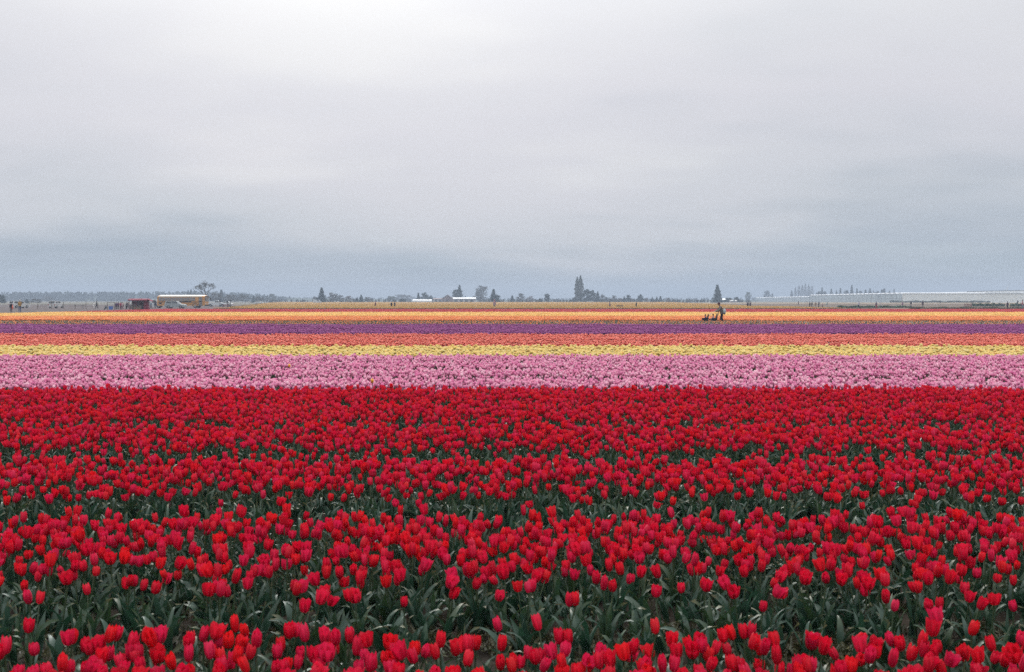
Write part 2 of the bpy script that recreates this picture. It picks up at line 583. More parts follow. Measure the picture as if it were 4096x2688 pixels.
def spindle_geo(mb, c, hf, rad, rg, mi=0, n=5):
    """small closed tulip for the far rows"""
    g = rg.uniform(0, 1)
    a0 = rg.uniform(0, 6)
    vs_, cs, fs = [(c[0], c[1], c[2])], [(0, g, 0, 1)], []
    for j, (zz, rr) in enumerate(((0.3, 0.85), (0.65, 1.0), (0.95, 0.68))):
        for k in range(n):
            an = a0 + k * 6.283 / n
            q = zz + (0.08 if (k % 2 and j == 2) else 0)
            vs_.append((c[0] + rad * rr * math.cos(an), c[1] + rad * rr * math.sin(an), c[2] + hf * q))
            cs.append((q, g, 0, 1))
    vs_.append((c[0], c[1], c[2] + hf * 0.8))
    cs.append((0.8, g, 0, 1))
    for k in range(n):
        k2 = (k + 1) % n
        fs.append((0, 1 + k2, 1 + k))
        for j in range(2):
            fs.append((1 + j * n + k, 1 + j * n + k2, 1 + (j + 1) * n + k2, 1 + (j + 1) * n + k))
        fs.append((1 + 2 * n + k, 1 + 2 * n + k2, 1 + 3 * n))
    mb.add(vs_, fs, cs, mi)


def leaf_geo(mb, base, az, L, wid, th0, th1, rg, segs=7, mi=0, fold=0.35, twist=0.0):
    p = Vector(base)
    vs_, fs = [], []
    side0 = Vector((-math.sin(az), math.cos(az), 0))
    fwd = Vector((math.cos(az), math.sin(az), 0))
    for i in range(segs + 1):
        t = i / segs
        th = th0 + (th1 - th0) * t ** 2.2
        d = fwd * math.sin(th) + Vector((0, 0, 1)) * math.cos(th)
        nrm = fwd * math.cos(th) - Vector((0, 0, 1)) * math.sin(th)
        w = wid * 0.5 * (0.35 + 0.65 * math.sin(math.pi * min(1, t * 1.05 + 0.18) ** 0.9)) if t < 0.98 else 0.002
        w *= 1.0 if t < 0.8 else max(0.05, (1 - t) / 0.2)
        ta = twist * t
        s = side0 * math.cos(ta) + nrm * math.sin(ta)
        lift = -nrm * (w * fold)
        wob = rg.uniform(-0.006, 0.006)
        vs_ += [p + s * w + lift + nrm * wob, p, p - s * w + lift - nrm * wob]
        p = p + d * (L / segs)
    for i in range(segs):
        a = i * 3
        fs += [(a, a + 1, a + 4, a + 3), (a + 1, a + 2, a + 5, a + 4)]
    gl = rg.random()
    mb.add(vs_, fs, [(i // 3 / segs, gl, 0, 1) for i in range(len(vs_))], mi)


LAST_OPEN = {}


def tulip_parts(seed, lod=0, opened=None):
    """one tulip: flower, stem and leaves as separate MBs, root at the soil"""
    rg = random.Random(seed)
    h = rg.uniform(0.265, 0.33)
    lean = rg.uniform(-0.035, 0.035), rg.uniform(-0.035, 0.035)
    st = MB()
    pts = [(lean[0] * t * t, lean[1] * t * t, h * t) for t in (0, 0.35, 0.7, 1.0)]
    st.tube(pts, [0.0055, 0.0045, 0.004, 0.0042], n=5 if lod == 0 else 3, cap=False)
    fl = MB()
    op = rg.choice((0.0, 0.0, 0.05, 0.15, 0.3, 0.8)) if opened is None else opened
    rad = rg.uniform(0.0195, 0.0235) * (1 + 0.35 * op)
    flower_geo(fl, pts[-1], rg.uniform(0.064, 0.078), rad, rg, op, lod, tint=rg.uniform(0, 0.2), tilt=(rg.gauss(0, 0.2), rg.gauss(0, 0.2)))
    lv = []
    a0 = rg.uniform(0, 6.28)
    for k in range(rg.choice((2, 3, 3, 4))):
        l = MB()
        bent = rg.random()
        th1 = rg.uniform(0.5, 0.95) if bent < 0.55 else rg.uniform(1.2, 2.3)
        leaf_geo(l, (0, 0, 0.01 + 0.03 * k), a0 + k * 2.3 + rg.uniform(-0.5, 0.5), rg.uniform(0.19, 0.30) * (1 - 0.08 * k),
                 rg.uniform(0.032, 0.062) * (1 - 0.1 * k), rg.uniform(0.12, 0.4), th1, rg, segs=7 if lod == 0 else 4, twist=rg.uniform(-0.7, 0.7))
        lv.append(l)
    LAST_OPEN[seed] = op
    return fl, st, lv


def join_tulip(name, parts, petal, flower=True):
    fl, st, lv = parts
    b_ = MB()
    if flower:
        b_.add(fl.v, fl.f, fl.c, 0)
        b_.add(st.v, st.f, st.c, 1)
    for l in lv:
        b_.add(l.v, l.f, l.c, 2)
    return b_.mesh(name, [petal, 'tulip_stem', 'tulip_leaf'], smooth=True)


def scatter(name, protos, pts, rots, scls, idx, label, cat, group=None):
    """one 'stuff' object: geometry nodes put proto meshes on the points"""
    me = bpy.data.meshes.new(name)
    me.vertices.add(len(pts))
    me.vertices.foreach_set('co', np.asarray(pts, dtype=np.float32).ravel())
    a = me.attributes.new('rot', 'FLOAT_VECTOR', 'POINT')
    a.data.foreach_set('vector', np.asarray(rots, dtype=np.float32).ravel())
    a = me.attributes.new('scl', 'FLOAT_VECTOR', 'POINT')
    a.data.foreach_set('vector', np.asarray(scls, dtype=np.float32).ravel())
    a = me.attributes.new('pick', 'INT', 'POINT')
    a.data.foreach_set('value', np.asarray(idx, dtype=np.int32))
    me.update()
    for pm in protos:
        for m in pm.materials:
            if m.name not in [q.name for q in me.materials]:
                me.materials.append(m)
    o = obj(name, me)
    ng = bpy.data.node_groups.new(name + '_nodes', 'GeometryNodeTree')
    ng.interface.new_socket('Geometry', in_out='INPUT', socket_type='NodeSocketGeometry')
    ng.interface.new_socket('Geometry', in_out='OUTPUT', socket_type='NodeSocketGeometry')
    gi = ng.nodes.new('NodeGroupInput')
    go = ng.nodes.new('NodeGroupOutput')
    iop = ng.nodes.new('GeometryNodeInstanceOnPoints')
    g2i = ng.nodes.new('GeometryNodeGeometryToInstance')
    for i, pm in enumerate(protos):
        po = bpy.data.objects.new(name + '_source', pm)
        oi = ng.nodes.new('GeometryNodeObjectInfo')
        oi.inputs['Object'].default_value = po
        oi.inputs['As Instance'].default_value = False
        gi_ = ng.nodes.new('GeometryNodeGeometryToInstance')
        ng.links.new(oi.outputs['Geometry'], gi_.inputs[0])
        if i == 0:
            jn = ng.nodes.new('GeometryNodeJoinGeometry')
        ng.links.new(gi_.outputs[0], jn.inputs[0])
    ng.nodes.remove(g2i)
    ng.links.new(gi.outputs[0], iop.inputs['Points'])
    ng.links.new(jn.outputs[0], iop.inputs['Instance'])
    iop.inputs['Pick Instance'].default_value = True

    def na(n, t):
        q = ng.nodes.new('GeometryNodeInputNamedAttribute')
        q.data_type = t
        q.inputs['Name'].default_value = n
        return q.outputs['Attribute']
    ng.links.new(na('pick', 'INT'), iop.inputs['Instance Index'])
    e2r = ng.nodes.new('FunctionNodeEulerToRotation')
    ng.links.new(na('rot', 'FLOAT_VECTOR'), e2r.inputs[0])
    ng.links.new(e2r.outputs[0], iop.inputs['Rotation'])
    ng.links.new(na('scl', 'FLOAT_VECTOR'), iop.inputs['Scale'])
    ng.links.new(iop.outputs['Instances'], go.inputs[0])
    md = o.modifiers.new('scatter', 'NODES')
    md.node_group = ng
    tag(o, label, cat, group, 'stuff')
    return o


def vnoise(x, y, s, seed):
    """cheap smooth noise in -1..1"""
    r_ = np.random.default_rng(seed)
    out = np.zeros_like(x)
    for k in range(6):
        a = r_.uniform(0, 6.28)
        fq = s * r_.uniform(0.5, 1.8)
        out += np.sin((x * math.cos(a) + y * math.sin(a)) * fq + r_.uniform(0, 6.28))
    return out / 3.0


def bed_points(y0, y1, dens, seed, edge_thin=0.0, margin=3.0, clump=0.35):
    """jittered plants in a bed from y0 to y1, wide enough for the view"""
    r_ = np.random.default_rng(seed)
    hw = 0.45 * y1 + margin
    xl, xr = max(-57.6, -hw), hw
    st = 1.0 / math.sqrt(dens)
    gx, gy = np.meshgrid(np.arange(xl, xr, st), np.arange(y0, y1, st))
    x = gx.ravel() + r_.uniform(-0.55, 0.55, gx.size) * st
    y = gy.ravel() + r_.uniform(-0.55, 0.55, gx.size) * st
    keep = np.abs(x) < 0.45 * y + margin
    q = vnoise(x, y, 2.6, seed) + vnoise(x, y, 7.0, seed + 1) * 0.6
    keep &= (q + r_.uniform(-1.5, 1.5, x.size)) * clump > -0.42
    if edge_thin:
        t = (y - y0) / (y1 - y0)
        keep &= r_.uniform(0, 1, x.size) < np.clip(1.0 - edge_thin * (1 - t) ** 2.0, 0, 1)
    # wavy bed edges
    wv = vnoise(x, y * 0, 1.8, seed + 5) * 0.12
    keep &= (y > y0 + wv) & (y < y1 + wv * 0.7)
    return x[keep], y[keep]


NV = 12
red_parts = [tulip_parts(100 + i) for i in range(NV)]
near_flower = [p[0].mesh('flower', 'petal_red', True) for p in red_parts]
near_stem = [p[1].mesh('stem', 'tulip_stem', True) for p in red_parts]
near_leaves = [[l.mesh('leaf', 'tulip_leaf', True) for l in p[2]] for p in red_parts]


def place_tulip(v, x, y, rz, s, sz, label, group, tilt=(0, 0), flower_me=None):
    t = thing('tulip', label, 'tulip', (x, y, 0.04), rz, group)
    t.rotation_euler = (tilt[0], tilt[1], rz)
    t.scale = (s, s, sz)
    obj('flower', flower_me or near_flower[v], t)
    obj('stem', near_stem[v], t)
    for lm in near_leaves[v]:
        obj('leaf', lm, t)
    return t


BACKS = [5.22, 7.98, 10.82, 13.66, 16.5, 19.3]
rx_, ry_ = [], []
for k, bk in enumerate(BACKS):
    fr = bk - 2.35 if k else 4.15
    x, y = bed_points(fr, bk, (78, 88, 90, 92, 96, 100)[k], 40 + k, edge_thin=(0.0, 1.0, 1.1, 1.0, 0.65, 0.4)[k], clump=(0.24, 0.26, 0.27, 0.26, 0.24, 0.22)[k], margin=2.2)
    rx_.append(x)
    ry_.append(y)
for k in range(len(rx_)):
    sel = rng.uniform(0, 1, len(rx_[k])) < (0.34 if k else 0.24)
    aa, rr2 = rng.uniform(0, 6.28, sel.sum()), rng.uniform(0.042, 0.062, sel.sum())
    rx_[k] = np.concatenate([rx_[k], rx_[k][sel] + np.cos(aa) * rr2])
    ry_[k] = np.concatenate([ry_[k], ry_[k][sel] + np.sin(aa) * rr2 * 0.7])
ax = np.concatenate(rx_)
ay = np.concatenate(ry_)
bedno = np.concatenate([np.full(len(x), i) for i, x in enumerate(rx_)])
order = np.argsort(ay)
ax, ay, bedno = ax[order], ay[order], bedno[order]
n_ind = 0
rest = []
for x, y, bd in zip(ax, ay, bedno):
    v = random.randrange(NV)
    rz = random.uniform(0, 6.28)
    s = random.uniform(0.9, 1.16)
    sz = random.uniform(0.84, 1.14)
    top = EYE - (0.04 + 0.37 * sz)
    py_ = HOR + FPX * top / y
    inview = abs(x) < 0.45 * y + 0.03 and py_ < 2690
    tl = (random.gauss(0, 0.085), random.gauss(0, 0.085))
    if inview and n_ind < 300:
        n_ind += 1
        op_ = LAST_OPEN[100 + v]
        look = 'wide open' if op_ > 0.5 else ('half open' if op_ > 0.1 else 'closed')
        u_ = x / (0.45 * y)
        third = 'left third' if u_ < -0.333 else ('middle third' if u_ < 0.333 else 'right third')
        if bd == 0:
            place_tulip(v, x, y, rz, s, sz, look + ' red tulip in the nearest bed, ' + third + ' of the bottom edge', 'red tulips of the nearest bed', tl)
        else:
            place_tulip(v, x, y, rz, s, sz, look + ' red tulip on the thin front edge of the second bed, ' + third, 'red tulips on the front edge of the second bed', tl)
    elif inview or y > 4.3:
        rest.append((x, y, v, rz, s, sz, tl))
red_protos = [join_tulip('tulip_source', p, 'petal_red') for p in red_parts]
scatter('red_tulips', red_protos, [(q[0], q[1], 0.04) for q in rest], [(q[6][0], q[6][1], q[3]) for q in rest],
        [(q[4], q[4], q[5]) for q in rest], [q[2] for q in rest],
        'dense scarlet tulips filling the beds behind the front rows', 'tulips')
# plants that carry leaves only
lx, ly = [], []
for k, bk in enumerate(BACKS):
    x, y = bed_points(bk - 2.42 if k else 4.5, bk + 0.04, 46, 80 + k, clump=0.2, margin=2.0)
    lx.append(x)
    ly.append(y)
lx, ly = np.concatenate(lx), np.concatenate(ly)
leaf_protos = [join_tulip('leaves_source', p, 'petal_red', False) for p in red_parts]
nl = len(lx)
scatter('tulip_leaves', leaf_protos, np.stack([lx, ly, np.full(nl, 0.04)], 1), np.stack([rng.uniform(-.2, .2, nl), rng.uniform(-.2, .2, nl), rng.uniform(0, 6.28, nl)], 1),
        np.repeat(rng.uniform(0.75, 1.1, nl)[:, None], 3, 1), rng.integers(0, NV, nl),
        'grey-green tulip leaves without flowers filling the red beds', 'leaves')

# low weeds on the soil under the nearest beds
wm = []
for i in range(5):
    rg = random.Random(900 + i)
    b = MB()
    for k in range(22):
        leaf_geo(b, (rg.uniform(-.06, .06), rg.uniform(-.06, .06), 0), rg.uniform(0, 6.28), rg.uniform(0.03, 0.09), rg.uniform(0.008, 0.02),
                 rg.uniform(0.3, 1.1), rg.uniform(0.9, 1.9), rg, segs=3)
    wm.append(b.mesh('weed_source', 'weed_leaf', True))
nw = 3200
wy = 4.2 + rng.uniform(0, 1, nw) ** 1.3 * 4.5
wx = rng.uniform(-1, 1, nw) * (0.45 * wy + 1.2)
ph = ((wy - 5.14) / 2.84) % 1.0
kp = (wy < 5.5) | (ph > 0.22) | (rng.uniform(0, 1, nw) < 0.25)
wx, wy = wx[kp], wy[kp]
nw = len(wx)
scatter('weeds', wm, np.stack([wx, wy, np.full(nw, 0.06)], 1), np.stack([np.zeros(nw), np.zeros(nw), rng.uniform(0, 6.28, nw)], 1),
        np.repeat(rng.uniform(0.6, 1.4, nw)[:, None], 3, 1), rng.integers(0, 5, nw), 'olive weeds low on the soil between tulip stems', 'weeds')


# ---- pink and pale yellow rows: single plants
def plant_band(name, beds, petal, dens, label, seed, sc=1.0, edge=0.2, clump=0.22, opened=None, double=False, hmul=1.0):
    if double:
        protos = []
        for i in range(8):
            rg = random.Random(seed * 7 + i)
            parts = tulip_parts(seed + i, 1, 0.5)
            fl = MB()
            for q in range(rg.choice((1, 1, 2, 3))):     # several full heads on one bushy plant
                cx, cy = rg.uniform(-0.07, 0.07), rg.uniform(-0.07, 0.07)
                hz = rg.uniform(0.24, 0.34)
                flower_geo(fl, (cx, cy, hz), 0.062, 0.042, rg, 0.35, 1)
                flower_geo(fl, (cx, cy, hz + 0.008), 0.058, 0.026, rg, 0.1, 1)
            protos.append(join_tulip('tulip_source', (fl, parts[1], parts[2]), petal))
    else:
        protos = [join_tulip('tulip_source', tulip_parts(seed * 13 + i, 1, opened), petal) for i in range(10)]
    X, Y = [], []
    for i, (y0, y1) in enumerate(beds):
        x, y = bed_points(y0, y1, dens, seed + i, edge_thin=edge, margin=3.0, clump=clump)
        X.append(x)
        Y.append(y)
    X, Y = np.concatenate(X), np.concatenate(Y)
    n = len(X)
    r_ = np.random.default_rng(seed)
    s = r_.uniform(0.9, 1.15, n) * sc
    sz = r_.uniform(0.86, 1.12, n) * hmul
    scatter(name, protos, np.stack([X, Y, np.full(n, 0.03)], 1), np.stack([r_.uniform(-.12, .12, n), r_.uniform(-.12, .12, n), r_.uniform(0, 6.28, n)], 1),
            np.stack([s, s, sz], 1), r_.integers(0, len(protos), n), label, 'tulips')


plant_band('pink_tulips', [(19.75, 22.0), (22.85, 24.9), (25.7, 27.9), (28.6, 30.9)], 'petal_pink', 138,
           'wide band of mauve pink tulips behind the red beds', 300, edge=0.42, clump=0.17)
plant_band('cream_tulips', [(31.5, 34.2), (34.7, 37.5)], 'petal_cream', 52,
           'narrow band of bushy pale yellow tulips behind the pink', 340, double=True, edge=0.1, clump=0.18)


# ---- farther rows: patches of small plants
def patch_mesh(petal, n, sx, sy, seed, hf=0.06, rad=0.026, h=(0.27, 0.36), green=1.0, bloom=1.0, leafm='far_leaf', blades=3, blade=0.26):
    rg = random.Random(seed)
    b_ = MB()
    for i in range(n):
        x, y = rg.uniform(-sx / 2, sx / 2), rg.uniform(-sy / 2, sy / 2)
        hh = rg.uniform(*h)
        if rg.random() < bloom:
            spindle_geo(b_, (x, y, hh), hf * rg.uniform(0.85, 1.15), rad * rg.uniform(0.85, 1.2), rg, 0)
        for k in range(blades):
            az = rg.uniform(0, 6.28)
            L = rg.uniform(0.7, 1.15) * blade
            w = 0.03 * L / 0.26
            d_ = Vector((math.cos(az), math.sin(az), 0))
            s_ = Vector((-math.sin(az), math.cos(az), 0)) * w
            p0 = Vector((x, y, 0.0))
            p1 = p0 + d_ * L * 0.25 + Vector((0, 0, L * 0.75))
            p2 = p0 + d_ * L * 0.6 + Vector((0, 0, L * 1.05))
            b_.add([p0 - s_ * 0.5, p0 + s_ * 0.5, p1 + s_, p1 - s_, p2], [(0, 1, 2, 3), (3, 2, 4)], None, 1)
    return b_.mesh('patch_source', [petal, leafm], smooth=True)


def patch_band(name, y0, y1, petal, n, sx, sy, label, seed, xl=None, xr=None, gap=None, keep=1.0, cat='tulips', poly=None, **kw):
    protos = [patch_mesh(petal, n, sx * 1.08, sy * 1.08, seed * 31 + i, **kw) for i in range(7)]
    r_ = np.random.default_rng(seed)
    pts = []
    y = y0 + sy / 2
    while y < y1 - sy * 0.4:
        hw = 0.45 * y + 8
        l = max(-57.6, -hw) if xl is None else max(xl(y), -hw)
        r = hw if xr is None else min(xr(y), hw)
        x = l + sx / 2
        while x < r:
            if r_.uniform() < keep:
                pts.append((x, y + r_.uniform(-0.04, 0.04), 0.02))
            x += sx
        y += sy
        if gap and ((y - y0) % gap[0]) < sy:
            y += gap[1]
    k = len(pts)
    rz = np.where(r_.uniform(0, 1, k) < 0.5, 0.0, math.pi) + r_.uniform(-0.05, 0.05, k)
    s = r_.uniform(0.92, 1.08, k)
    return scatter(name, protos, pts, np.stack([np.zeros(k), np.zeros(k), rz], 1), np.stack([np.ones(k), np.ones(k), s], 1),
                   r_.integers(0, len(protos), k), label, cat)


patch_band('coral_tulips', 37.9, 50.6, 'petal_coral', 44, 1.0, 0.5, 'band of coral orange-red tulips beyond the pale yellow', 401, gap=(2.5, 0.35))
patch_band('purple_tulips', 51.2, 70.5, 'petal_purple', 52, 1.0, 0.5, 'dark purple band of tulips across the middle distance', 402, gap=(2.5, 0.22))
patch_band('fading_tulips', 71.2, 82.6, 'petal_orange', 46, 1.0, 0.5, 'green band of mostly picked tulips with scattered orange blooms', 403, gap=(2.5, 0.3), bloom=0.13, blade=0.34)
patch_band('orange_tulips', 87.0, 106.5, 'petal_orange', 80, 1.5, 0.75, 'bright orange band of tulips before the yellow', 404, rad=0.030, blades=2)
patch_band('yellow_tulips', 107.0, 142, 'petal_yellow', 95, 2.0, 0.75, 'broad golden yellow band of far tulips', 405, rad=0.036, blades=1)
patch_band('far_red_tulips', 143, 190, 'petal_far_red', 80, 3.0, 0.75, 'thin far red strip of tulips behind the yellow', 406, rad=0.036, blades=1)
patch_band('green_foliage', 206.7, 214, 'petal_daffodil', 60, 3.0, 1.0, 'low dark green foliage row edging the daffodil field', 407, bloom=0.08, blade=0.34,
           xl=lambda y: -50, xr=lambda y: 66, cat='foliage')


def daff_l(y):
    return -0.19 * y - 13 + 2.5 * math.sin(y * 0.11)


def daff_r(y):
    return 64 if y < 300 else 62 + (y - 300) * 0.095


patch_band('daffodils', 214.5, 420, 'petal_daffodil', 90, 5.0, 1.4, 'wide mustard yellow daffodil field below the far trees', 408, xl=daff_l, xr=daff_r, rad=0.06, hf=0.07, bloom=0.8, blade=0.3, blades=2, cat='daffodils')
patch_band('daffodil_rows', 421, 840, 'petal_daffodil', 110, 9.0, 3.0, 'faint far end of the daffodil field at the tree bases', 409, xl=daff_l, xr=daff_r, rad=0.11, hf=0.10, bloom=0.8, blade=0.3, blades=2, cat='daffodils')

# two stray yellow tulips in the pink band
for xs, ys, lab in ((1489, 1530, 'single golden yellow tulip standing out among the pink, near the red beds'),
                    (1157, 1470, 'pale yellow stray tulip high in the pink band, left of centre')):
    d = FPX * (EYE - 0.48) / (ys - 8 - HOR)
    yf = near_flower[4].copy()
    yf.materials.clear()
    yf.materials.append(MATS['petal_single_yellow'])
    place_tulip(4, PX(xs, d), d, 1.0, 1.35, 1.22, lab, None, (0, 0), yf)

# ------------------------------------------------------------------ trees
def card(mb, c, s, rg, mi=0):
    """a small three- or four-cornered spray of foliage"""
    a = Vector((rg.gauss(0, 1), rg.gauss(0, 1), rg.gauss(0, 1))).normalized()
    b_ = a.cross(Vector((rg.gauss(0, 1), rg.gauss(0, 1), rg.gauss(0, 1)))).normalized()
    c = Vector(c)
    mb.add([c + a * s, c + b_ * s * 0.8, c - a * s * rg.uniform(0.6, 1), c - b_ * s * 0.8], [(0, 1, 2, 3)], None, mi)


def conifer(name, label, x, y, h, w, seed, group=None, ragged=0.25):
    rg = random.Random(seed)
    t = thing(name, label, 'tree', (x, y, 0), 0, group)
    tr = MB()
    tr.tube([(0, 0, -0.2), (0, 0, h * 0.5), (0, 0, h * 0.97)], [0.022 * h, 0.014 * h, 0.002 * h], n=6)
    tr.build('trunk', 'bark', t)
    cr = MB()
    nl = int(10 + h * 0.9)
    for j in range(nl):
        f = j / (nl - 1)
        z = h * (0.10 + 0.88 * f)
        rr = w / 2 * (1 - f) ** 0.85 * (1 + rg.uniform(-ragged, ragged)) + 0.012 * h
        nb = max(4, int(9 * (1 - f) + 4))
        a0 = rg.uniform(0, 6)
        for k in range(nb):
            a = a0 + k * 6.283 / nb + rg.uniform(-0.25, 0.25)
            r_ = rr * rg.uniform(0.65, 1.15)
            for q in range(7):
                g = rg.uniform(0.15, 1.0)
                p = (math.cos(a) * r_ * g + rg.gauss(0, .03 * w), math.sin(a) * r_ * g + rg.gauss(0, .03 * w), z - r_ * g * 0.28 + rg.gauss(0, 0.018 * h))
                card(cr, p, rg.uniform(0.028, 0.05) * (h * 0.5 + w), rg)
    cr.build('crown', 'needles', t)
    return t


def broadleaf(name, label, x, y, h, w, seed, group=None, m='twigs', lobes=9, n=900, base=0.22, fine=1.0, airy=0.0):
    rg = random.Random(seed)
    t = thing(name, label, 'tree', (x, y, 0), 0, group)
    tr = MB()
    fork = h * rg.uniform(0.22, 0.32)
    tr.tube([(0, 0, -0.2), (0, 0, fork)], [0.03 * h, 0.022 * h], n=6)
    cr = MB()
    cs = []
    for k in range(lobes):
        f = (k + 0.5) / lobes
        a = k * 2.4 + rg.uniform(-.4, .4)
        z = h * (base + (0.93 - base) * f) + rg.uniform(-.04, .04) * h
        env = math.sin(math.pi * min(1.0, 0.22 + 0.74 * f)) ** 0.7
        rr = w * 0.5 * env * rg.uniform(0.3, 0.72)
        c = Vector((math.cos(a) * rr, math.sin(a) * rr, z))
        sz = (w * 0.5 * rg.uniform(0.34, 0.52) * (0.55 + 0.45 * env), h * rg.uniform(0.09, 0.15))
        cs.append((c, sz))
        mid = Vector((c.x * 0.4, c.y * 0.4, (fork + c.z) * 0.5))
        tr.tube([(0, 0, fork * 0.95), mid, c], [0.014 * h, 0.009 * h, 0.003 * h], n=4)
    for i in range(n):
        c, sz = cs[rg.randrange(len(cs))]
        d = Vector((rg.gauss(0, 1), rg.gauss(0, 1), rg.gauss(0, 1))).normalized() * rg.uniform(0.3, 1.08) ** 0.6
        p = (c.x + d.x * sz[0], c.y + d.y * sz[0], max(0.15, c.z + d.z * sz[1]))
        card(cr, p, rg.uniform(0.014, 0.03) * (h + w) * fine, rg)
    tr.build('trunk', 'bark', t)
    cr.build('crown', m, t)
    return t


def bare_tree(name, label, x, y, h, w, seed, group=None, twig=0.02):
    rg = random.Random(seed)
    t = thing(name, label, 'tree', (x, y, 0), 0, group)
    tr = MB()
    cr = MB()

    def grow(p, d, L, r, lv):
        q = p + d * L
        mid = p + d * L * 0.5 + Vector((rg.uniform(-1, 1), rg.uniform(-1, 1), 0)) * L * 0.05
        tr.tube([p, mid, q], [r, r * 0.85, r * 0.65], n=5 if lv < 2 else 3, cap=False)
        if lv >= 4:
            for i in range(6):
                card(cr, q + Vector((rg.gauss(0, 1), rg.gauss(0, 1), rg.gauss(0, 1))) * L * 0.4, twig * h * rg.uniform(0.5, 1.1), rg)
            return
        for i in range(3 if lv else 4):
            a = rg.uniform(0, 6.28)
            sp = rg.uniform(0.3, 0.75) * (w / h) * 1.5
            nd = (d + Vector((math.cos(a) * sp, math.sin(a) * sp, rg.uniform(-0.02, 0.25)))).normalized()
            grow(q, nd, L * rg.uniform(0.62, 0.8), r * 0.6, lv + 1)
    grow(Vector((0, 0, -0.1)), Vector((0, 0, 1)), h * 0.27, 0.024 * h, 0)
    tr.build('trunk', 'bark', t)
    cr.build('crown', 'twigs', t)
    zmax = max(p[2] for p in tr.v + cr.v)
    t.scale = (h / zmax,) * 3
    return t


def poplar(name, label, x, y, h, w, seed, group=None, m='spring_leaves', n=1500, z0=0.04):
    rg = random.Random(seed)
    t = thing(name, label, 'tree', (x, y, 0), 0, group)
    tr = MB()
    tr.tube([(0, 0, -0.2), (0, 0, h * 0.6), (0, 0, h * 0.98)], [0.016 * h, 0.01 * h, 0.002 * h], n=6)
    cr = MB()
    for k in range(18):
        a = rg.uniform(0, 6.28)
        z = rg.uniform(0.08, 0.6) * h
        L = rg.uniform(0.2, 0.34) * h
        e = Vector((math.cos(a) * w * 0.32, math.sin(a) * w * 0.32, z + L))
        tr.tube([(0, 0, z), (e.x * 0.7, e.y * 0.7, z + L * 0.45), e], [0.006 * h, 0.004 * h, 0.001 * h], n=3)
    for i in range(n):
        f = rg.uniform(z0, 1.0)
        env = (0.45 + 1.4 * f if f < 0.4 else 1.0) * (1.0 if f < 0.6 else max(0.04, (1 - f) / 0.4) ** 0.75)
        a = rg.uniform(0, 6.28)
        r_ = w * 0.5 * env * rg.uniform(0.2, 1.0) ** 0.5 * (1 + 0.22 * math.sin(f * 40 + a * 2))
        card(cr, (math.cos(a) * r_, math.sin(a) * r_, f * h), rg.uniform(0.010, 0.022) * h, rg)
    tr.build('trunk', 'bark', t)
    cr.build('crown', m, t)
    return t


def TH(ytop, d):
    return EYE + (HOR - ytop) / FPX * d


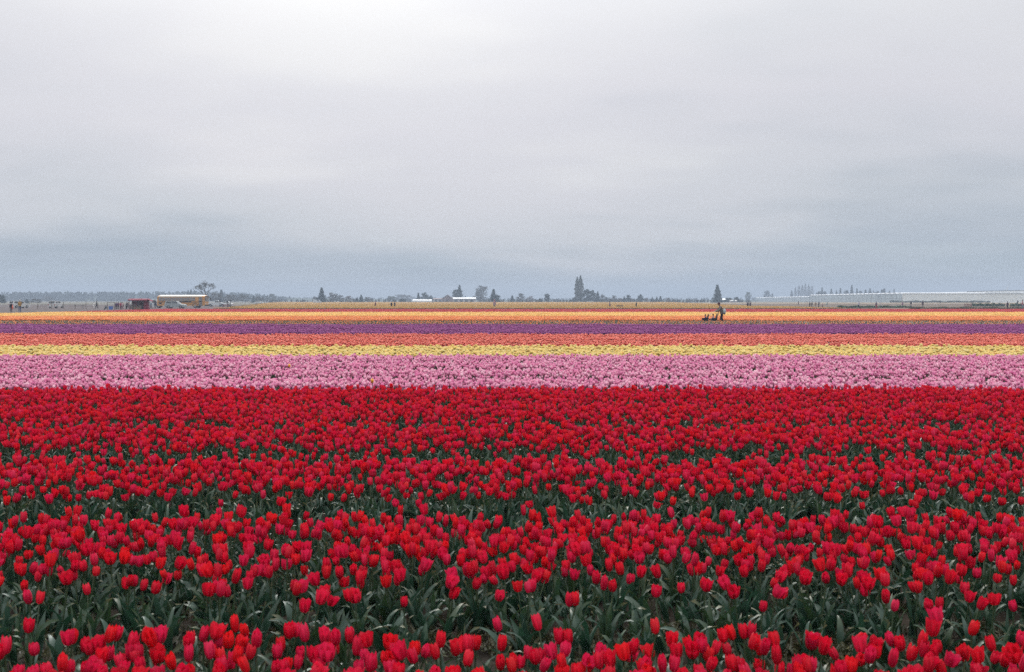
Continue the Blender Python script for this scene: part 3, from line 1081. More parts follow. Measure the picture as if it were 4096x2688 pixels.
# (column, top row, width px, distance, kind, label[, group])
TREES = [
    (4, 1180, 44, 620, 'dark', 'dark tree cut off by the photo edge, behind the people at far left'),
    (107, 1196, 26, 640, 'conifer', 'small blue-green conifer just right of the man in the tan jacket'),
    (141, 1195, 44, 640, 'twig', 'round grey twiggy tree between the man in tan and the white car'),
    (190, 1186, 44, 1200, 'twig', 'pale broad bare tree above the white parked car'),
    (752, 1161, 16, 1150, 'conifer', 'narrow conifer spire rising just above the bus roof, leftmost of three', None),
    (764, 1158, 16, 1150, 'conifer', 'tallest middle one of three conifer spires above the bus roof', None),
    (778, 1162, 16, 1150, 'conifer', 'conifer spire above the bus roof, nearest the large bare tree', None),
    (822, 1121, 84, 560, 'bare', 'large pale bare tree towering behind the front of the bus'),
    (885, 1160, 30, 900, 'conifer', 'conifer tip poking above the wood right of the bus'),
    (862, 1170, 52, 760, 'twig', 'grey twiggy tree directly right of the bus front'),
    (925, 1178, 60, 800, 'twig', 'broad grey tree behind the white parked cars right of the bus'),
    (972, 1176, 50, 850, 'twig', 'grey tree at the right end of the wood beside the bus'),
    (1014, 1184, 20, 800, 'conifer', 'short dark conifer beside the twiggy clump right of the wood'),
    (1038, 1186, 40, 820, 'twig', 'low twiggy clump right of the short dark conifer'),
    (1088, 1175, 46, 1150, 'spring', 'pale rounded tree standing alone between bus and tall conifer'),
    (1287, 1152, 40, 780, 'conifer', 'tall dark conifer at the left end of the clump above the mustard field'),
    (1262, 1186, 30, 830, 'twig', 'low grey bush at the left foot of the tall dark conifer'),
    (1331, 1171, 42, 800, 'twig', 'grey rounded tree beside the tall dark conifer'),
    (1362, 1179, 26, 820, 'twig', 'small pointed grey tree in the middle of the left clump'),
    (1392, 1183, 46, 800, 'russet', 'russet brown twiggy tree in the left clump'),
    (1428, 1190, 20, 800, 'conifer', 'small squat conifer left of its taller twin'),
    (1445, 1179, 24, 800, 'conifer', 'dark blunt conifer near the right end of the left clump'),
    (1468, 1187, 26, 830, 'twig', 'pale low tree ending the left clump'),
    (1564, 1184, 48, 1100, 'spring', 'bluish rounded bush tree above the dark couple in the field'),
    (1612, 1195, 32, 850, 'dark', 'small dark dome-shaped bush left of the white polytunnel'),
    (1610, 1178, 80, 1500, 'twig', 'pale hazy trees left of the white polytunnel'),
    (1673, 1171, 18, 930, 'conifer', 'narrow dark conifer above the left half of the white polytunnel'),
    (1700, 1170, 36, 940, 'dark', 'dark round tree above the middle of the white polytunnel'),
    (1724, 1183, 24, 960, 'dark', 'small dark tree at the right end of the white polytunnel'),
    (1838, 1142, 34, 950, 'conifer', 'tall pointed conifer above the long white farm roof'),
    (1823, 1156, 30, 950, 'dark', 'dark round tree tucked against the left of the pointed conifer'),
    (1862, 1184, 10, 960, 'conifer', 'tiny conifer tip just right of the pointed conifer over the farm roof'),
    (1925, 1142, 56, 1050, 'twig', 'large pale grey tree right of the long white farm roof'),
    (1912, 1168, 40, 1080, 'twig', 'lower hazy tree in front of the large pale grey tree'),
    (1974, 1158, 36, 800, 'conifer', 'dark leaning conifer above the person in pink'),
    (1988, 1178, 26, 800, 'dark', 'dark low skirt of branches right of the leaning conifer'),
    (2049, 1182, 24, 850, 'conifer', 'small ragged conifer, first right of the person in pink'),
    (2084, 1172, 32, 900, 'twig', 'pale bushy tree with two tops right of the person in pink'),
    (2120, 1185, 46, 900, 'russet', 'low brownish bush row beside the two-topped pale tree'),
    (2161, 1193, 18, 850, 'dark', 'low dark shrub midway to the block-shaped evergreen'),
    (2189, 1174, 24, 850, 'dark', 'block-shaped dark evergreen standing alone left of the tall poplars'),
    (2228, 1196, 34, 1100, 'twig', 'low hazy shrub between the block evergreen and the tall poplars'),
    (2309, 1107, 17, 900, 'poplar', 'left one of the two tall narrow poplars'),
    (2322, 1102, 20, 905, 'poplar', 'right and taller one of the two tall narrow poplars'),
    (2298, 1189, 26, 900, 'dark', 'low shrub at the left foot of the tall poplars'),
    (2346, 1156, 38, 880, 'dark', 'rounded dark tree touching the right side of the tall poplars'),
    (2370, 1161, 34, 880, 'dark', 'second rounded dark tree right of the tall poplars'),
    (2391, 1167, 24, 880, 'conifer', 'pointed dark conifer at the end of the poplar clump'),
    (2412, 1178, 24, 900, 'twig', 'small grey tree trailing off right of the poplar clump'),
    (2430, 1188, 26, 900, 'twig', 'lowest grey bush at the tail of the poplar clump'),
    (2456, 1180, 22, 870, 'twig', 'small ragged tree behind the lone person by the bench'),
    (2480, 1192, 30, 900, 'russet', 'low brown bush behind the bench'),
    (2514, 1179, 20, 880, 'dark', 'dark rounded tree between bench and woman standing alone'),
    (2497, 1186, 18, 900, 'conifer', 'small conifer beside the dark rounded tree near the bench'),
    (2561, 1179, 26, 860, 'dark', 'dark egg-shaped tree right of the lone dark walker'),
    (2585, 1191, 30, 880, 'russet', 'low russet bush right of the egg-shaped tree'),
    (2609, 1188, 14, 880, 'conifer', 'first of three little conifers in a row'),
    (2627, 1187, 14, 880, 'conifer', 'middle of three little conifers in a row'),
    (2642, 1185, 16, 880, 'conifer', 'last and tallest of three little conifers in a row'),
    (2672, 1191, 28, 900, 'russet', 'small tan flat-topped tree at the corner of the mustard field'),
    (2870, 1141, 42, 780, 'conifer', 'solitary tall conifer above the man with the stroller'),
    (2915, 1192, 40, 820, 'dark', 'low dark bush right of the solitary tall conifer'),
    (2946, 1188, 22, 820, 'dark', 'small teal rounded bush left of the pale tree'),
    (2992, 1166, 26, 1350, 'spring', 'pale hazy tree above the close couple in dark clothes'),
    (3069, 1160, 26, 1700, 'dark', 'grey-green tree above the low glasshouse, near its far end'),
    (3089, 1175, 18, 1700, 'conifer', 'small conifer beside the grey-green tree over the low glasshouse'),
    (3167, 1162, 14, 1700, 'conifer', 'conifer just left of the row of bare poplars'),
    (3182, 1148, 8, 1700, 'barepop', 'thin lone bare poplar at the left of the bare row'),
    (3196, 1141, 12, 1700, 'barepop', 'first tall bare poplar in the close row over the glasshouse'),
    (3209, 1140, 12, 1700, 'barepop', 'second tall bare poplar in the close row'),
    (3222, 1136, 14, 1700, 'barepop', 'tallest bare poplar in the middle of the close row'),
    (3235, 1139, 13, 1700, 'barepop', 'fourth tall bare poplar in the close row'),
    (3248, 1142, 13, 1700, 'barepop', 'last bare poplar at the right of the close row'),
    (3275, 1166, 34, 1400, 'dark', 'dark spreading tree right of the bare poplars'),
    (3298, 1165, 24, 1400, 'dark', 'dark rounded tree behind the slim spire, over the tall glasshouse'),
    (3288, 1150, 10, 1450, 'conifer', 'slim conifer spire rising out of the dark spreading trees'),
    (3325, 1156, 14, 1400, 'conifer', 'first separate conifer right of the dark spreading trees'),
    (3346, 1162, 12, 1400, 'conifer', 'short conifer between two taller ones over the tall glasshouse'),
    (3362, 1153, 13, 1400, 'conifer', 'pointed conifer left of the broad tree over the tall glasshouse'),
    (3386, 1159, 26, 1400, 'dark', 'broad tree left of the tallest conifer over the tall glasshouse'),
    (3407, 1142, 15, 1400, 'conifer', 'tallest conifer over the tall glasshouse'),
    (3428, 1154, 13, 1400, 'conifer', 'conifer immediately right of the tallest one'),
    (3442, 1163, 20, 1400, 'dark', 'rounded low tree right of the tallest conifer and its neighbour'),
    (3462, 1159, 18, 1400, 'conifer', 'broad conifer halfway from tallest conifer to glasshouse corner'),
    (3480, 1154, 18, 1400, 'conifer', 'double-topped conifer halfway to the glasshouse corner'),
    (3494, 1163, 14, 1400, 'conifer', 'short conifer right of the double-topped one'),
    (3510, 1164, 22, 1400, 'dark', 'low dark clump left of the high clump near the glasshouse corner'),
    (3534, 1153, 22, 1400, 'dark', 'high dark clump near the glasshouse corner'),
    (3556, 1166, 22, 1400, 'dark', 'low dark trees just before the last little spire'),
    (3576, 1156, 9, 1400, 'conifer', 'last little conifer spire before the white wall'),
]
for i, tr_ in enumerate(TREES):
    xs, yt, wp, d, kd, lab = tr_[:6]
    h = TH(yt, d)
    w = wp / FPX * d
    X = PX(xs, d)
    sd = 500 + i
    if kd == 'conifer':
        conifer('conifer_tree', lab, X, d, h, w * (1.55 if wp < 20 else 1.25), sd)
    elif kd == 'dark':
        broadleaf('evergreen_tree', lab, X, d, h, w * 1.3, sd, m='needles', n=1100, base=0.12, lobes=11)
    elif kd == 'twig':
        broadleaf('bare_tree', lab, X, d, h, w * 1.35, sd, m='twigs', n=800, base=0.16, lobes=10, fine=0.8)
    elif kd == 'russet':
        broadleaf('russet_tree', lab, X, d, h, w, sd, m='russet_twigs', n=700, base=0.12, lobes=9, fine=0.8)
    elif kd == 'spring':
        broadleaf('budding_tree', lab, X, d, h, w, sd, m='spring_leaves', n=900, base=0.14, lobes=10)
    elif kd == 'bare':
        bare_tree('bare_tree', lab, X, d, h, w, sd)
    elif kd == 'poplar':
        poplar('poplar_tree', lab, X, d, h, w * 1.3, sd, n=2200)
    elif kd == 'barepop':
        poplar('poplar_tree', lab, X, d, h, w * 1.35, sd, m='twigs', n=800, z0=0.06)


# far woods that read as one mass
def far_wood(name, label, prof, d, m, seed, depth=60, dens=0.55, size=1.3):
    rg = random.Random(seed)
    b_ = MB()
    for (x0, y0), (x1, y1) in zip(prof[:-1], prof[1:]):
        X0, X1 = PX(x0, d), PX(x1, d)
        L = X1 - X0
        for k in range(int(abs(L) * dens)):           # tree by tree along the edge
            f = rg.random()
            h = TH(y0 + (y1 - y0) * f, d) * rg.uniform(0.72, 1.06)
            cx, cy = X0 + L * f, d + rg.uniform(0, depth)
            con = rg.random() < 0.5
            wv = h * (0.2 if con else 0.34)
            for i in range(26):
                z = rg.random()
                env = (1 - z) ** 0.8 if con else math.sin(math.pi * min(1, 0.2 + 0.8 * z)) ** 0.6
                a = rg.uniform(0, 6.28)
                card(b_, (cx + math.cos(a) * wv * env * rg.random() ** .5, cy + math.sin(a) * wv * env, max(0.2, z * h)), size * rg.uniform(0.6, 1.3), rg)
    o = b_.build(name, m)
    tag(o, label, 'woods', None, 'stuff')
    return o


far_wood('forest', 'long blue wooded ridge along the horizon at left', [(-500, 1167), (0, 1168), (500, 1167), (820, 1166), (930, 1172), (1010, 1180), (1120, 1189)], 1500, 'forest', 71, depth=110, dens=1.7, size=1.5)
far_wood('distant_woods', 'pale low line of distant woods along the horizon', [(1100, 1190), (1260, 1189), (1560, 1190), (2000, 1193), (2400, 1195), (2800, 1192), (3060, 1190), (3300, 1190)], 2100, 'forest', 72, depth=90, dens=0.42, size=1.6)
far_wood('hedgerow', 'low grey hedgerow along the far edge of the mustard field', [(1000, 1196), (1250, 1199), (1500, 1195), (1640, 1202), (2000, 1197), (2300, 1199), (2500, 1194), (2750, 1197), (3000, 1201)], 900, 'twigs', 73, depth=14, dens=0.9, size=0.6)
b = MB()
prof = [(-3000, 17), (-1500, 15), (-700, 13), (-420, 11), (-330, 6), (-150, 3), (300, 2.5), (1200, 2)]
vs_ = []
for x, h in prof:
    vs_ += [(x, 1530, 0), (x, 1600, h * 0.72), (x, 1800, h * 0.85), (x, 1900, 0)]
b.add(vs_, [(i * 4 + j, i * 4 + 4 + j, i * 4 + 5 + j, i * 4 + 1 + j) for i in range(len(prof) - 1) for j in range(3)])
tag(b.build('hill', 'forest'), kind='structure')

# ------------------------------------------------------------------ farm buildings and glasshouses


def gable_block(b_, x0, x1, y0, y1, h):
    b_.box(((x0 + x1) / 2, (y0 + y1) / 2, h / 2), (x1 - x0, y1 - y0, h))


def polytunnel(label, xa, xb, d, ytop, depth=9):
    X0, X1 = PX(xa, d), PX(xb, d)
    h = TH(ytop, d) + 0.1
    t = thing('polytunnel', label, 'polytunnel', ((X0 + X1) / 2, d, 0))
    L = X1 - X0
    b_ = MB()
    n = 10
    prof_ = [(math.cos(math.pi * k / n) * -depth / 2, math.sin(math.pi * k / n) ** 0.8 * h) for k in range(n + 1)]
    vs2 = [(-L / 2, y, z) for y, z in prof_] + [(L / 2, y, z) for y, z in prof_]
    b_.add(vs2, [(i, i + 1, n + 2 + i, n + 1 + i) for i in range(n)] + [tuple(range(n + 1)), tuple(range(2 * n + 1, n, -1))])
    b_.build('cover', 'white_trim', t)
    for k in range(7):
        r_ = MB()
        xx = -L / 2 + L * k / 6
        r_.tube([(xx, y * 1.01, z * 1.01 + 0.02) for y, z in prof_], 0.05, n=4)
        r_.build('hoop', 'grey_metal', t)
    return t


polytunnel('low white polytunnel with dark trees behind, far across the mustard field', 1651, 1728, 860, 1198)


def shed(name, label, xa, xb, d, y_eave, y_ridge, wall, roof, depth=12, gable=False, doors=0):
    X0, X1 = PX(xa, d), PX(xb, d)
    he, hr = TH(y_eave, d), TH(y_ridge, d)
    L = X1 - X0
    t = thing(name, label, 'barn', ((X0 + X1) / 2, d, 0))
    b_ = MB()
    if gable:      # gable end faces the viewer
        b_.prism([(-L / 2, 0), (L / 2, 0), (L / 2, he), (0, hr), (-L / 2, he)], 0, depth)
        b_.build('wall', wall, t)
        r_ = MB()
        e = 0.25
        r_.prism([(-L / 2 - e, he - 0.1), (0, hr + 0.06), (L / 2 + e, he - 0.1), (L / 2 + e, he + 0.15), (0, hr + 0.34), (-L / 2 - e, he + 0.15)], -0.3, depth + 0.3)
        r_.build('roof', roof, t)
    else:
        b_.box((0, depth / 2, he / 2), (L, depth, he))
        b_.build('wall', wall, t)
        r_ = MB()
        vs3 = [(-L / 2 - .3, -.4, he), (L / 2 + .3, -.4, he), (L / 2 + .3, depth / 2, hr), (-L / 2 - .3, depth / 2, hr), (-L / 2 - .3, depth + .4, he), (L / 2 + .3, depth + .4, he)]
        r_.add(vs3, [(0, 1, 2, 3), (3, 2, 5, 4), (0, 3, 4), (1, 5, 2), (0, 4, 5, 1)])
        r_.build('roof', roof, t)
    for k in range(doors):
        q = MB()
        q.box((-L / 2 + L * (k + 0.7) / (doors + 0.4), -0.04, 1.1), (min(2.4, L * 0.2), 0.1, 2.2))
        q.build('door', 'window_dark', t)
    return t


shed('farm_shed', 'low pinkish farm shed joined to the left of the brown gabled barn', 1733, 1772, 880, 1196, 1193, 'shed_wall', 'barn_wood', doors=2)
shed('barn', 'brown gabled barn left of the long white farm roof', 1770, 1808, 870, 1193, 1180, 'barn_wood', 'barn_roof', gable=True, doors=1)
shed('farm_shed', 'long farm shed with bright white roof under the pointed conifer', 1809, 1902, 890, 1194.5, 1189.5, 'shed_wall', 'white_trim', doors=4)
shed('farm_shed', 'small distant grey shed with pale roof right of the solitary conifer', 2925, 2948, 800, 1203, 1200, 'shed_wall', 'white_trim', depth=8, doors=1)
shed('greenhouse', 'long low blue-grey glass shed behind the foot of the solitary conifer', 2865, 2925, 850, 1199, 1193.5, 'grey_glass', 'pale_roof', depth=10, doors=0)

# glasshouses: the long sides run away from the viewer, a white end wall faces the fields
d0, x0 = 800.0, PX(3608, 800)
d1, x1 = 1126.0, PX(3238, 1126)
d2, x2 = 1600.0, PX(3022, 1600)
hB = TH(1174.5, 800)
hA = TH(1188, 1126)


def glass_side(name, label, xa, ya, xb, yb, h, width, bays, posts):
    """glasshouse whose long glazed side runs from (xa, ya) away to (xb, yb)"""
    t = thing(name, label, 'greenhouse', (xa, ya, 0))
    dx, dy = xb - xa, yb - ya
    L = math.hypot(dx, dy)
    u = Vector((dx / L, dy / L, 0))
    n_ = Vector((1, 0, 0))
    b_ = MB()
    c0, c1, c2, c3 = Vector((0, 0, 0)), u * L, u * L + n_ * width, n_ * width
    up = Vector((0, 0, h))
    b_.add([c0, c1, c2, c3, c0 + up, c1 + up, c2 + up, c3 + up], [(0, 1, 5, 4), (1, 2, 6, 5), (2, 3, 7, 6), (3, 0, 4, 7)])
    b_.build('glass_wall', 'grey_glass', t)
    r_ = MB()
    for k in range(bays):            # small pitched roof bays, ridges running across
        a, m_, e = c0 + u * (L * k / bays), c0 + u * (L * (k + 0.5) / bays), c0 + u * (L * (k + 1) / bays)
        rise = Vector((0, 0, 0.75))
        w_ = n_ * width
        r_.add([a + up, m_ + up + rise, e + up, a + up + w_, m_ + up + rise + w_, e + up + w_], [(0, 1, 4, 3), (1, 2, 5, 4), (0, 2, 1), (3, 4, 5)])
    r_.build('roof', 'pale_roof', t)
    g = MB()
    ang = math.atan2(dy, dx)
    g.box(tuple(u * (L / 2) + up - n_ * 0.1 + Vector((0, 0, 0.05))), (L, 0.25, 0.3), rz=ang)
    g.build('gutter', 'white_trim', t)
    for k in range(posts):
        q = MB()
        p = u * (L * k / (posts - 1)) - n_ * 0.08
        q.box((p.x, p.y, h / 2), (0.2, 0.2, h), rz=ang)
        q.build('post', 'grey_metal', t)
    g = MB()
    g.box(tuple(u * (L / 2) - n_ * 0.06 + Vector((0, 0, h * 0.5))), (L, 0.12, 0.14), rz=ang)
    g.build('rail', 'grey_metal', t)
    return t


glass_side('greenhouse', 'tall grey glasshouse side ending at the corner of the white wall', x0, d0, x1, d1, hB, 60, 26, 24)
glass_side('greenhouse', 'lower and farther grey glasshouse left of the tall one', x1, d1 + 0.6, x2, d2, hA, 38, 22, 18)
# white wall: the closed front of the next house
t = thing('packing_house', 'long white-walled building with pale roof at the right edge', 'building', (x0 + 0.6, d0 + 0.4, 0))
Wl = 175.0
npan = 22
pm_ = MB()
pm_.box((0, 0, 0), (Wl / npan - 0.06, 0.3, hB))
pme = pm_.mesh('panel', 'white_panel')
for k in range(npan):
    obj('panel', pme, t, (Wl / npan * (k + 0.5) - 0.6, -1.15 - 0.02 * (k % 2), hB / 2))
b = MB()
b.box((61 + (Wl - 61) / 2, 30, hB / 2 - 0.05), (Wl - 61, 59.4, hB - 0.1))
b.build('wall', 'white_panel', t)
b = MB()
b.box((Wl / 2 - 0.6, -1.5, hB + 0.12), (Wl, 0.35, 0.34))
b.build('gutter', 'white_trim', t)
# pale roof that climbs towards the right
hR = TH(1160.5, 850)
b = MB()
rp = [(0, hB - 0.2), (Wl, hB - 0.2), (Wl, hR + 1.6), (PX(4096, 850) - x0, hR), (PX(3888, 850) - x0, TH(1166.5, 850)), (PX(3760, 850) - x0, TH(1170, 850)), (0, hB + 0.2)]
b.prism(rp, 61, 66)
b.build('roof', 'pale_roof', t)
for (xa, ya), (xb, yb) in (((3888, 1166), (3990, 1163.3)), ((3990, 1163.3), (4200, 1160.2))):
    b = MB()
    b.tube([(PX(xa, 850) - x0, 60.6, TH(ya, 850)), (PX(xb, 850) - x0, 60.6, TH(yb, 850))], 0.22, n=6)
    b.build('pipe', 'dark_metal', t)
b = MB()
b.tube([(PX(4053, 850) - x0, 62, TH(1163, 850)), (PX(4055, 850) - x0, 62, TH(1152, 850)), (PX(4060, 850) - x0, 62, TH(1142, 850))], [0.3, 0.22, 0.12], n=6)
b.build('chimney_pole', 'grey_metal', t)
b = MB()
b.tube([(PX(4046, 850) - x0, 62, TH(1163, 850)), (PX(4046, 850) - x0, 62, TH(1155, 850))], 0.18, n=6)
b.build('vent_pipe', 'grey_metal', t)


def hedge(name, label, xa, xb, d, h, m, seed, depth=1.2, size=0.16, n=None, wav=0.2):
    rg = random.Random(seed)
    X0, X1 = PX(xa, d), PX(xb, d)
    b_ = MB()
    for i in range(n or int((X1 - X0) * 60)):
        f = rg.random()
        hh = h * (1 + wav * math.sin(f * 31) + wav * 0.6 * math.sin(f * 77))
        card(b_, (X0 + (X1 - X0) * f, d + rg.uniform(-depth / 2, depth / 2), max(0.05, rg.random() ** 0.7 * hh)), size * rg.uniform(0.6, 1.3), rg)
    return tag(b_.build(name, m), label, 'hedge')


hedge('hedge', 'long low green hedge along the foot of the white wall', 3560, 3960, 790, 1.15, 'spring_leaves', 31, 2.0, 0.45, 2200)
hedge('hedge', 'dark green low hedge right of the red-brown barrier', 3888, 4018, 330, 0.85, 'hedge_green', 32, 1.0, 0.14, 1600)
hedge('hedge', 'short dark green hedge stretch beyond the person in black at right', 4040, 4140, 330, 0.8, 'hedge_green', 33, 1.0, 0.14, 1100)
hedge('hedge', 'ragged dark green strip behind the white table', 3350, 3640, 275, 0.42, 'hedge_green', 34, 2.0, 0.16, 2000)
hedge('hedge', 'thin weedy green strip along the soil edge at right', 3640, 4140, 228, 0.42, 'spring_leaves', 35, 3.0, 0.14, 3000)



# ------------------------------------------------------------------ vehicles
def wheel(parent, x, y, r, w=0.24):
    t_ = MB()
    t_.tube([(0, -w / 2, 0), (0, -w / 4, 0), (0, w / 4, 0), (0, w / 2, 0)], [r * 0.93, r, r, r * 0.93], n=18)
    wh = t_.build('wheel', 'rubber', parent, loc=(x, y, r))
    q = MB()
    q.tube([(0, -w / 2 - 0.015, 0), (0, w / 2 + 0.015, 0)], r * 0.58, n=14)
    q.build('rim', 'rim_metal', wh)
    return wh


def car(name, label, cat, X, Y, rz, paint, kind='suv', group=None):
    """nose towards +x"""
    t = thing(name, label, cat, (X, Y, 0.02), rz, group)
    L, W_, r = (4.5, 1.8, 0.34)
    if kind == 'van':
        lower = [(-2.3, 0.3), (2.3, 0.3), (2.32, 0.85), (1.7, 1.05), (-2.32, 1.05)]
        cab = [(-2.32, 1.05), (1.7, 1.05), (0.95, 1.95), (-2.25, 2.0)]
    elif kind == 'pickup':
        lower = [(-2.6, 0.4), (2.5, 0.4), (2.52, 0.95), (1.1, 1.08), (-2.6, 1.08)]
        cab = [(-0.6, 1.08), (1.1, 1.08), (0.45, 1.72), (-0.5, 1.75)]
    elif kind == 'sedan':
        lower = [(-2.2, 0.28), (2.2, 0.28), (2.22, 0.72), (1.0, 0.92), (-1.7, 0.95), (-2.22, 0.85)]
        cab = [(-1.7, 0.95), (1.0, 0.92), (0.3, 1.4), (-1.0, 1.42)]
    else:
        lower = [(-2.2, 0.32), (2.2, 0.32), (2.22, 0.85), (1.1, 1.02), (-2.2, 1.02)]
        cab = [(-2.2, 1.02), (1.1, 1.02), (0.4, 1.62), (-1.95, 1.66)]
    b_ = MB()
    # body with arches cut by stepping the lower edge
    x0_, x1_ = lower[0][0], lower[1][0]
    wx = (x0_ + 0.85, x1_ - 0.85)
    bot = []
    for cx in wx:
        for k in range(7):
            a = math.pi - math.pi * k / 6
            bot.append((cx + math.cos(a) * (r + 0.07), lower[0][1] + math.sin(a) * (r + 0.02)))
    prof_ = [lower[0]] + bot + lower[1:]
    b_.prism(prof_, -W_ / 2, W_ / 2)
    b_.build('body', paint, t)
    c_ = MB()
    n = len(cab)
    ins = 0.16
    zb, zt = cab[0][1], cab[-1][1]
    va = [(x, -W_ / 2 + 0.02 + ins * (z - zb) / (zt - zb), z) for x, z in cab]
    vb = [(x, W_ / 2 - 0.02 - ins * (z - zb) / (zt - zb), z) for x, z in cab]
    c_.add(va + vb, [(i, (i + 1) % n, n + (i + 1) % n, n + i) for i in range(n)] + [tuple(range(n - 1, -1, -1)), tuple(range(n, 2 * n))])
    c_.build('cabin', paint, t)
    # side windows and screens, proud of the cabin by a few millimetres
    for s in (-1, 1):
        for f0, f1 in ((0.08, 0.46), (0.52, 0.92)) if kind != 'van' else ((0.62, 0.90),):
            q = MB()
            pts = []
            for f, g in ((f0, 0.16), (f1, 0.16), (f1, 0.86), (f0, 0.86)):
                xb = cab[0][0] + (cab[1][0] - cab[0][0]) * f
                xt = cab[3][0] + (cab[2][0] - cab[3][0]) * f
                z = zb + (zt - zb) * g
                pts.append((xb + (xt - xb) * g, s * (W_ / 2 - 0.02 - ins * g + 0.012), z))
            q.add(pts, [(0, 1, 2, 3)] if s < 0 else [(3, 2, 1, 0)])
            q.build('window', 'window_dark', t)
    for (xa, za), (xb, zb2), nm in ((cab[1], cab[2], 'windshield'), (cab[0], cab[3], 'rear_window')):
        q = MB()
        sg = 0.015 if nm == 'windshield' else -0.015
        q.add([(xa + (xb - xa) * g + sg, yy * (W_ / 2 - 0.14 - 0.13 * g), za + (zb2 - za) * g) for g, yy in ((0.12, -1), (0.12, 1), (0.9, 1), (0.9, -1))], [(0, 1, 2, 3)])
        q.build(nm, 'window_dark', t)
    for cx in wx:
        for s in (-1, 1):
            wheel(t, cx, s * (W_ / 2 - 0.13), r)
    for s in (-1, 1):
        q = MB()
        q.box((x1_ + 0.012, s * (W_ / 2 - 0.28), lower[2][1] - 0.14), (0.05, 0.34, 0.15))
        q.build('headlight', 'lamp_white', t)
        q = MB()
        q.box((x0_ - 0.012, s * (W_ / 2 - 0.16), lower[2][1] - 0.06), (0.05, 0.18, 0.26))
        q.build('taillight', 'lamp_red', t)
    return t


